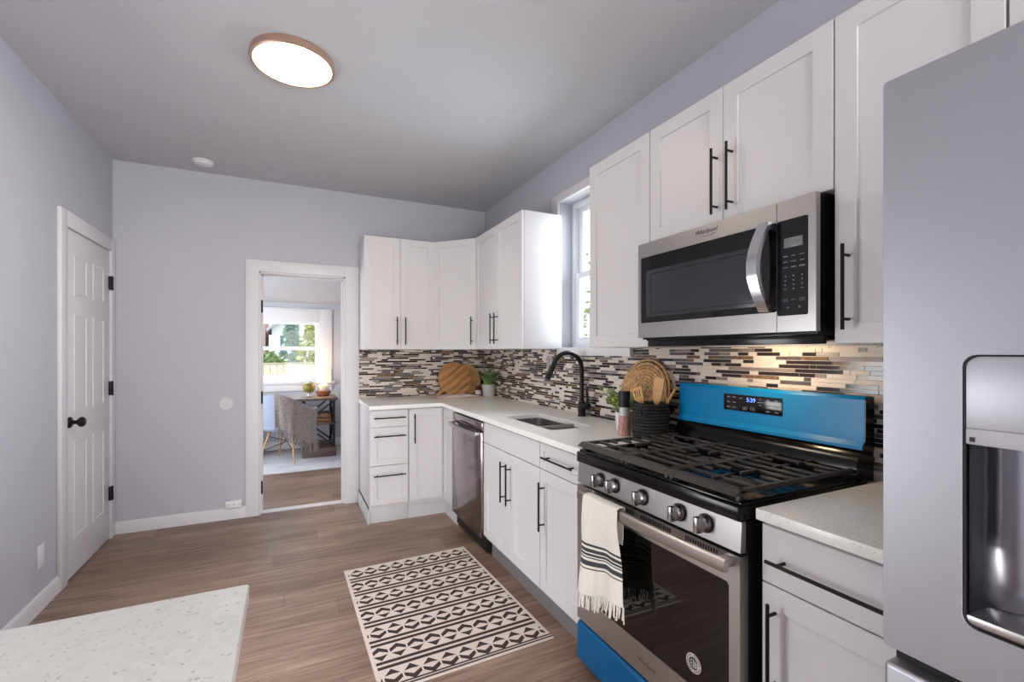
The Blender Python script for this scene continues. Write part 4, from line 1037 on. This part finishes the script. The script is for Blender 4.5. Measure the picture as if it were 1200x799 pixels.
def utensil(name, label, base, tip, head, L, slots=0):
    p0, p1 = Vector(base), Vector(tip); d2 = (p1 - p0).normalized(); sd = Vector((-.35, 1, 0)); sd = (sd - d2 * sd.dot(d2)).normalized(); nn2 = d2.cross(sd)
    t = thing(name, label, 'utensil', tuple(p0), group='wooden utensils in the black basket')
    b = MB(); b.tube([p0, p0 + (p1 - p0) * .5, p1], [.0065, .006, .006], 10); part('shaft', b, 'utensil', t)
    if head:
        w0, w1, w2, th = head
        prof = [(0, w0), (.15, w0 * 1.6 + w1 * .2), (.35, w1), (.7, w2), (.92, w2 * .96), (1, w2 * .86)]
        def pt(f, s, d): return p1 + d2 * (L * f - .01) + sd * s + nn2 * (d + .012 * math.sin(PI * f) * (1 if slots else .2))
        b = MB()
        if not slots:
            b.loft([[pt(f, -w / 2, -th / 2), pt(f, w / 2, -th / 2), pt(f, w / 2, th / 2), pt(f, -w / 2, th / 2)] for f, w in prof])
        else:
            cols = [-.5, -.30, -.18, -.06, .06, .18, .30, .5]
            fs = [0, .15, .35, .45, .82, .92, 1]
            def wid(f):
                for (a, wa), (c2, wc) in zip(prof, prof[1:]):
                    if a <= f <= c2: return wa + (wc - wa) * (f - a) / (c2 - a)
                return prof[-1][1]
            top = [[b.bm.verts.new(pt(f, wid(f) * s, th / 2)) for s in cols] for f in fs]; bot = [[b.bm.verts.new(pt(f, wid(f) * s, -th / 2)) for s in cols] for f in fs]
            inc = lambda i, j: 0 <= i < len(fs) - 1 and 0 <= j < len(cols) - 1 and not (i == 3 and j in (1, 3, 5))
            for i in range(len(fs) - 1):
                for j in range(len(cols) - 1):
                    if not inc(i, j): continue
                    b.bm.faces.new((top[i][j], top[i][j + 1], top[i + 1][j + 1], top[i + 1][j])); b.bm.faces.new((bot[i][j], bot[i + 1][j], bot[i + 1][j + 1], bot[i][j + 1]))
                    for (di, dj, q) in ((-1, 0, ((i, j), (i, j + 1))), (1, 0, ((i + 1, j + 1), (i + 1, j))), (0, -1, ((i + 1, j), (i, j))), (0, 1, ((i, j + 1), (i + 1, j + 1)))):
                        if not inc(i + di, j + dj): (a, b1), (c2, d3) = q; b.bm.faces.new((top[a][b1], top[c2][d3], bot[c2][d3], bot[a][b1]))
        part('head', b, 'utensil', t)
    return t
utensil('slotted_spoon', 'wooden slotted spoon at the left in the black basket', (-.190, -2.585, CZ1 + .028), (-.225, -2.548, 1.085), (.014, .05, .056, .006), .085, 1)
utensil('wooden_spatula', 'broad wooden spatula tallest in the black basket', (-.165, -2.555, CZ1 + .028), (-.175, -2.592, 1.085), (.016, .044, .050, .006), .135)
utensil('wooden_spoon_handle', 'plain wooden stick leaning out the right of the basket', (-.14, -2.53, CZ1 + .028), (-.135, -2.672, 1.155), None, 0)

# ================================================================== RUG
FL, FR, NR_, NL = Vector((-1.463, -1.333, 0)), Vector((-.693, -1.309, 0)), Vector((-.655, -2.442, 0)), Vector((-1.442, -2.462, 0))
def rug_pt(u, v, z): return (FL * (1 - u) * (1 - v) + FR * u * (1 - v) + NR_ * u * v + NL * (1 - u) * v) + Vector((0, 0, z))
b = MB(); b.mi = 0; n_ = 24
b.loft([[rug_pt(0, i / n_, .001), rug_pt(1, i / n_, .001), rug_pt(1, i / n_, .006), rug_pt(0, i / n_, .006)] for i in range(n_ + 1)])
b.mi = 1; zt = .0066
def clip(P_, lo, hi):
    for lim, sg in ((lo, 1), (hi, -1)):
        out = []
        for i in range(len(P_)):
            a, c_ = P_[i - 1], P_[i]; da, dc = (a[0] - lim) * sg, (c_[0] - lim) * sg
            if (da >= 0) != (dc >= 0):
                f = da / (da - dc); out.append((lim, a[1] + (c_[1] - a[1]) * f))
            if dc >= 0: out.append(c_)
        P_ = out
        if len(P_) < 3: return []
    return P_
def poly(pts): b.face([rug_pt(u, v, zt) for u, v in pts])
mu, v0_, v1_ = .020, .020, 1.03
rows = 7; pitch = (v1_ - v0_) / rows; nm = 9.4
cell = (1 - 2 * mu) / nm
for r_i in range(rows):
    vc = v0_ + pitch * (r_i + .31); hv = pitch * .30; s_ = 1 if r_i % 2 == 0 else -1
    for k in range(-1, 11):
        uc = mu + cell * (k + (.28 if r_i % 2 == 0 else .0) + .35)
        q = lambda a, c_: (uc + a * cell, vc + s_ * c_ * 2 * hv)
        halves = []
        for m_ in (-1, 1):   # two mirrored halves keep every piece convex for clipping
            halves.append([q(m_ * .45, -.04), q(m_ * .45, .20), q(0, .50), q(0, .20)])
            halves.append([q(m_ * .41, -.12), q(0, -.50), q(0, -.16)])
        for P_ in halves:
            P_ = clip(P_, mu, 1 - mu)
            if P_: poly(P_)
    if r_i < rows - 1:
        for vv in (.645, .845):
            a0 = v0_ + pitch * (r_i + vv); poly([(mu, a0), (1 - mu, a0), (1 - mu, a0 + pitch * .115), (mu, a0 + pitch * .115)])
b.mi = 1
for vv in (.970, .984): poly([(0.0, vv), (1, vv), (1, vv + .008), (0.0, vv + .008)])
poly([(0, .0), (1, .0), (1, .004), (0, .004)]); 
single('area_rug', b, ['rugc', 'rugd'], 'cream and dark brown patterned flatweave rug on kitchen floor', 'rug')

# ================================================================== OFFICE
t = thing('desk', 'rustic wood desk with dark metal frame under the office window', 'desk', (-1.85, 2.3, 0))
dy0, dy1 = 1.97, 2.58
b = MB(); b.box(-2.75, -1.205, dy0, dy1, .715, .75, .004); part('desktop', b, 'deskwood', t)
def dbar(p, q): b.bar(p, q, .03, .03)
for x in (-1.25, -1.60, -2.70, -2.40):
    for y in (dy0 + .04, dy1 - .04):
        b = MB(); dbar((x, y, .127), (x, y, .715)); part('leg', b, 'deskmetal', t)
for x in (-1.25, -2.70):
    b = MB(); b.bar((x, dy0 + .05, .15), (x, dy1 - .05, .70), .02, .02); b.bar((x, dy0 + .05, .70), (x, dy1 - .05, .15), .02, .02); part('brace', b, 'deskmetal', t)
for y in (dy0 + .04, dy1 - .04):
    for p, q in (((-1.585, y, .44), (-1.265, y, .70)), ((-1.265, y, .15), (-1.585, y, .42))):
        b = MB(); b.bar(p, q, .018, .018); part('brace', b, 'deskmetal', t)
for x0, x1 in ((-1.62, -1.22), (-2.73, -2.38)):
    b = MB(); b.box(x0, x1, dy0 + .02, dy1 - .02, .41, .43, .003); part('shelf', b, 'deskwood', t)
    b = MB(); b.box(x0, x1, dy0, dy1, .0125, .125, .004); part('plinth', b, 'deskwood', t)
t = thing('storage_crate', 'small brown wooden crate on the desk side shelf', 'crate', (-1.40, 2.2, .43))
b = MB(); b.box(-1.55, -1.285, 2.01, 2.40, .431, .445); 
for z in (.455, .505):
    b.box(-1.55, -1.285, 2.01, 2.022, z, z + .036, .002); b.box(-1.55, -1.285, 2.388, 2.40, z, z + .036, .002); b.box(-1.297, -1.285, 2.022, 2.388, z, z + .036, .002); b.box(-1.55, -1.538, 2.022, 2.388, z, z + .036, .002)
part('slats', b, 'crate', t)
b = MB()
for x in (-1.545, -1.29):
    for y in (2.026, 2.384): b.box(x - .006, x + .006, y - .006, y + .006, .445, .545)
part('post', b, 'crate', t)
# chair
t = thing('desk_chair', 'pale blue grey shell armchair with light wood legs at the desk', 'chair', (-1.79, 1.95, 0))
CH = Matrix.Translation((-1.79, 1.95, 0)) @ Matrix.Rotation(math.radians(-30), 4, 'Z')   # back towards the kitchen, seat towards the desk
def shell(d):
    def fn(u, v):
        # u around from right arm via back to left arm, v from seat rim up
        a = -PI * .22 - PI * .56 * 0 + (-PI * .92) * 0
        th = math.radians(-15) - math.radians(150) * 0
        ang = math.radians(20) - math.radians(220) * u
        rx, ry = (.295 + .04 * v) + d, (.265 + .05 * v) + d
        back = max(0, math.cos(ang + PI / 2)) ** 1.5
        hgt = .20 + .20 * back
        return (rx * math.cos(ang), ry * math.sin(ang), .435 + hgt * v)
    return fn
b = MB(); b.M = CH
f1, f2 = shell(0), shell(-.02); nu = 36
secs = []
for i in range(nu + 1):
    u = i / nu; secs.append([f1(u, 0), f1(u, .33), f1(u, .66), f1(u, 1), f2(u, 1), f2(u, .66), f2(u, .33), f2(u, 0)])
b.loft(secs); part('backrest', b, 'chair', t, ang=60)
b = MB(); b.M = CH
b.loft([[(s_ * .29 * math.cos(2 * PI * i / 36), s_ * .275 * math.sin(2 * PI * i / 36), z) for i in range(36)] for s_, z in ((.6, .39), (.9, .40), (1.0, .43), (.98, .455), (.8, .462))]); part('seat', b, 'chair', t, ang=60)
for sx in (-1, 1):
    for sy_ in (-1, 1):
        b = MB(); b.M = CH; b.tube([(sx * .13, sy_ * .12, .395), (sx * .225, sy_ * .215, .019)], [.015, .009], 10); part('leg', b, 'oak', t)
b = MB(); b.M = CH
for sx in (-1, 1): 
    b.tube([(sx * .145, -.14, .33), (0, .0, .25), (-sx * .145, .14, .33)], .004, 6); b.tube([(sx * .19, -.18, .16), (0, .0, .25), (-sx * .19, .18, .16)], .004, 6)
part('brace', b, 'deskmetal', t)
# blanket on the chair back
t = thing('throw_blanket', 'grey knitted throw with tassels draped over the chair back', 'blanket', (-1.70, 1.8, .3))
b = MB(); b.M = CH
def bl(u, v):
    ang = math.radians(18) - math.radians(100) * u
    back = max(0, math.cos(ang + PI / 2)) ** 1.5; rim = .435 + .20 + .20 * back
    wv = .010 * math.sin(u * 19) + .006 * math.sin(u * 37 + 1)
    if v < .22:
        k = v / .22; off = -.036; z = rim - .15 * (1 - k)
        r_ = off
    elif v < .36:
        k = (v - .22) / .14; r_ = -.036 + .062 * k; z = rim + .016 * math.sin(PI * k) + .004
    else:
        k = (v - .36) / .64; r_ = .026 + .025 * k + wv * k * 1.4; z = rim - .37 * k - .05 * k * math.sin(u * 3.3)
    f = .9 if v > .36 else 1
    vv = max(0, min(1, (z - .435) / (rim - .435)))
    rx, ry = (.295 + .04 * vv) + r_, (.265 + .05 * vv) + r_
    return Vector((rx * math.cos(ang), ry * math.sin(ang), z))
b.grid(bl, 46, 40); bmesh.ops.recalc_face_normals(b.bm, faces=list(b.bm.faces)); bmesh.ops.solidify(b.bm, geom=list(b.bm.faces), thickness=.006)
part('knit', b, 'blanket', t, ang=80)
b = MB(); b.M = CH; rn = random.Random(4)
for i in range(34):
    p = bl(i / 33, 1); L = rn.uniform(.09, .13); b.tube([p + Vector((0, 0, .01)), p + Vector((rn.uniform(-.01, .01), rn.uniform(-.012, .004), -L * .5)), p + Vector((rn.uniform(-.014, .014), rn.uniform(-.014, .01), -L))], [.006, .0075, .005], 6)
part('tassel_fringe', b, 'blanket', t)
# lamp
t = thing('table_lamp', 'lit table lamp with cream shade and wooden base on the desk', 'lamp', (-1.355, 2.3, .75)); c = (-1.355, 2.3, .75)
b = MB(); b.lathe([(.001, .0005), (.062, .0005), (.078, .01), (.094, .06), (.092, .066), (.04, .068), (.001, .068)], c, 36); part('base', b, 'lampwood', t)
b = MB(); b.lathe([(.03, .066), (.062, .072), (.070, .11), (.060, .145), (.03, .158), (.012, .175), (.001, .178)], c, 32); part('body', b, 'lampglass', t)
b = MB(); b.lathe([(.092, .175), (.080, .355)], c, 40, cap0=False, cap1=False); part('shade', b, 'shade', t)
pl = bpy.data.lights.new('desk_lamp_bulb', 'POINT'); pl.energy = 4; pl.color = (1, .70, .40); pl.shadow_soft_size = .04
po = bpy.data.objects.new('desk_lamp_bulb', pl); COL.objects.link(po); po.location = (-1.355, 2.3, 1.12)
# globe
t = thing('desk_globe', 'small antique yellow globe on stand beside the lamp', 'globe', (-1.535, 2.28, .75)); c = Vector((-1.535, 2.28, .75))
b = MB(); n_ = 18; b.lathe([(.001 + .070 * math.sin(PI * i / n_), .118 - .070 * math.cos(PI * i / n_)) for i in range(n_ + 1)], c, 32); part('sphere', b, 'globe1', t)
b = MB(); b.lathe([(.001, .0005), (.045, .0005), (.04, .01), (.01, .016), (.007, .036), (.001, .04)], c, 24); part('stand', b, 'chrome', t)
b = MB(); b.tube([c + Vector((.078 * math.sin(a), 0, .118 - .078 * math.cos(a))) for a in [PI * i / 16 for i in range(17)]], .004, 8); part('meridian_arm', b, 'chrome', t)
b = MB(); b.box(-3.1, -.75, 1.345, 2.62, .0005, .012, .004)
single('area_rug', b, 'orug', 'pale faded grey rug on the office floor under the desk', 'rug')

# ================================================================== OUTSIDE
b = MB(); b.box(-40, 40, -30, 45, -.75, -.55); struct('ground', b, 'ground', 'pale dry lawn outside the windows', 'ground')
t = thing('wooden_fence', 'pale wooden fence across the yard behind the office window', 'fence', (-2, 9, -.55))
b = MB()
for i in range(80): b.box(-7 + i * .15, -7 + i * .15 + .143, 9, 9.02, -.55, 1.0, .004, 1)
part('board_panel', b, 'fence', t)
b = MB()
for z in (-.2, .75): b.box(-7, 5, 9.02, 9.06, z, z + .08)
part('rail', b, 'fence', t)
b = MB(); b.prism([(9.06, .95), (9.14, .95), (9.14, 1.05), (8.98, 1.05)], 'x', -7, 5); part('cap_rail', b, 'fence', t)
def crown(b, c, r, h, n, rn, s=.25, cone=False):
    for i in range(n):
        f = rn.random(); a = rn.uniform(0, 2 * PI); z = f * h; rr = r * ((1 - f) if cone else math.sin(PI * (.12 + .85 * f))) * math.sqrt(rn.random())
        p = Vector(c) + Vector((rr * math.cos(a), rr * math.sin(a), z)); sz_ = s * rn.uniform(.5, 1.2)
        d2 = Vector((rn.uniform(-1, 1), rn.uniform(-1, 1), rn.uniform(-.6, .8))).normalized(); sd = d2.cross(Vector((.3, .5, .8))).normalized()
        b.face([p - d2 * sz_ * .5, p + sd * sz_ * .35, p + d2 * sz_ * .5, p - sd * sz_ * .35])
def tree(name, label, c, r, h, trunk, n, leafm, cone=False, s=.25, seed=1, cat='tree'):
    t = thing(name, label, cat, c); rn = random.Random(seed)
    b = MB(); b.tube([c, (c[0], c[1], c[2] + trunk + h * .6)], [.14, .05], 8); part('trunk', b, 'bark', t)
    b = MB(); crown(b, (c[0], c[1], c[2] + trunk), r, h, n, rn, s, cone); part('crown', b, leafm, t)
tree('conifer', 'blue green conifer beyond the yard fence', (-1.665, 19, -.55), .8, 4.3, .2, 900, 'pine', True, .35, 3)
tree('bush', 'yellow green bush right of the conifer', (-1.0, 16.5, -.55), .5, 2.9, .2, 500, 'bush', False, .3, 4, 'bush')
tree('hedge', 'low pale green hedge along the back of the fence', (-2.35, 13, -.55), 1.0, 1.75, .1, 700, 'hedge', False, .28, 5, 'bush')
tree('tree', 'leafy tree outside the kitchen window', (5.6, 7.6, -.55), 1.6, 4.6, 1.3, 420, 'hedge', False, .22, 8)
tree('tree', 'thin grey tree behind the bush beyond the fence', (-.35, 14.5, -.55), .35, 5.2, .5, 260, 'bark', False, .25, 9)
t = thing('neighbor_house', 'white house with grey roof beyond the yard fence', 'house', (-.9, 24, -.55))
b = MB(); b.prism([(-2.6, -.55), (.8, -.55), (.8, 2.6), (-.9, 4.0), (-2.6, 2.6)], 'y', 23, 29); part('wall', b, 'house', t)
b = MB(); 
for s in (-1, 1): b.prism([(-.9, 4.0), (-.9 + s * 1.95, 2.38), (-.9 + s * 1.95, 2.55), (-.9, 4.18)], 'y', 22.7, 29.2)
part('roof', b, 'roof', t)
b = MB(); b.box(-2.2, -1.8, 22.97, 23.02, 1.3, 2.2); part('window', b, 'dwin', t)
t = thing('brick_building', 'pale red brick building at the far left beyond the fence', 'house', (-5.4, 26, -.55))
b = MB(); b.box(-8, -2.95, 24.5, 30, -.55, 4.8); part('wall', b, 'brick', t)
b = MB(); b.box(-8.2, -2.92, 24.2, 30.2, 4.8, 5.1, .05); part('roof', b, 'roof', t)
b = MB(); b.box(-4.4, -3.4, 24.46, 24.52, 1.6, 3.0); part('window', b, 'dwin', t)
t = thing('neighbor_house', 'pale blue grey house beside the kitchen window', 'house', (11, 12, -.55))
b = MB(); b.prism([(9, -.55), (16, -.55), (16, 1.5), (12.5, 3.2), (9, 1.5)], 'x', 8, 14); part('wall', b, mat('blue_grey_siding', (170, 182, 200), .7, var=.04), t)
b = MB()
for s in (-1, 1): b.prism([(12.5, 3.2), (12.5 + s * 3.8, 1.3), (12.5 + s * 3.8, 1.5), (12.5, 3.4)], 'x', 7.7, 14.2)
part('roof', b, 'roof', t)
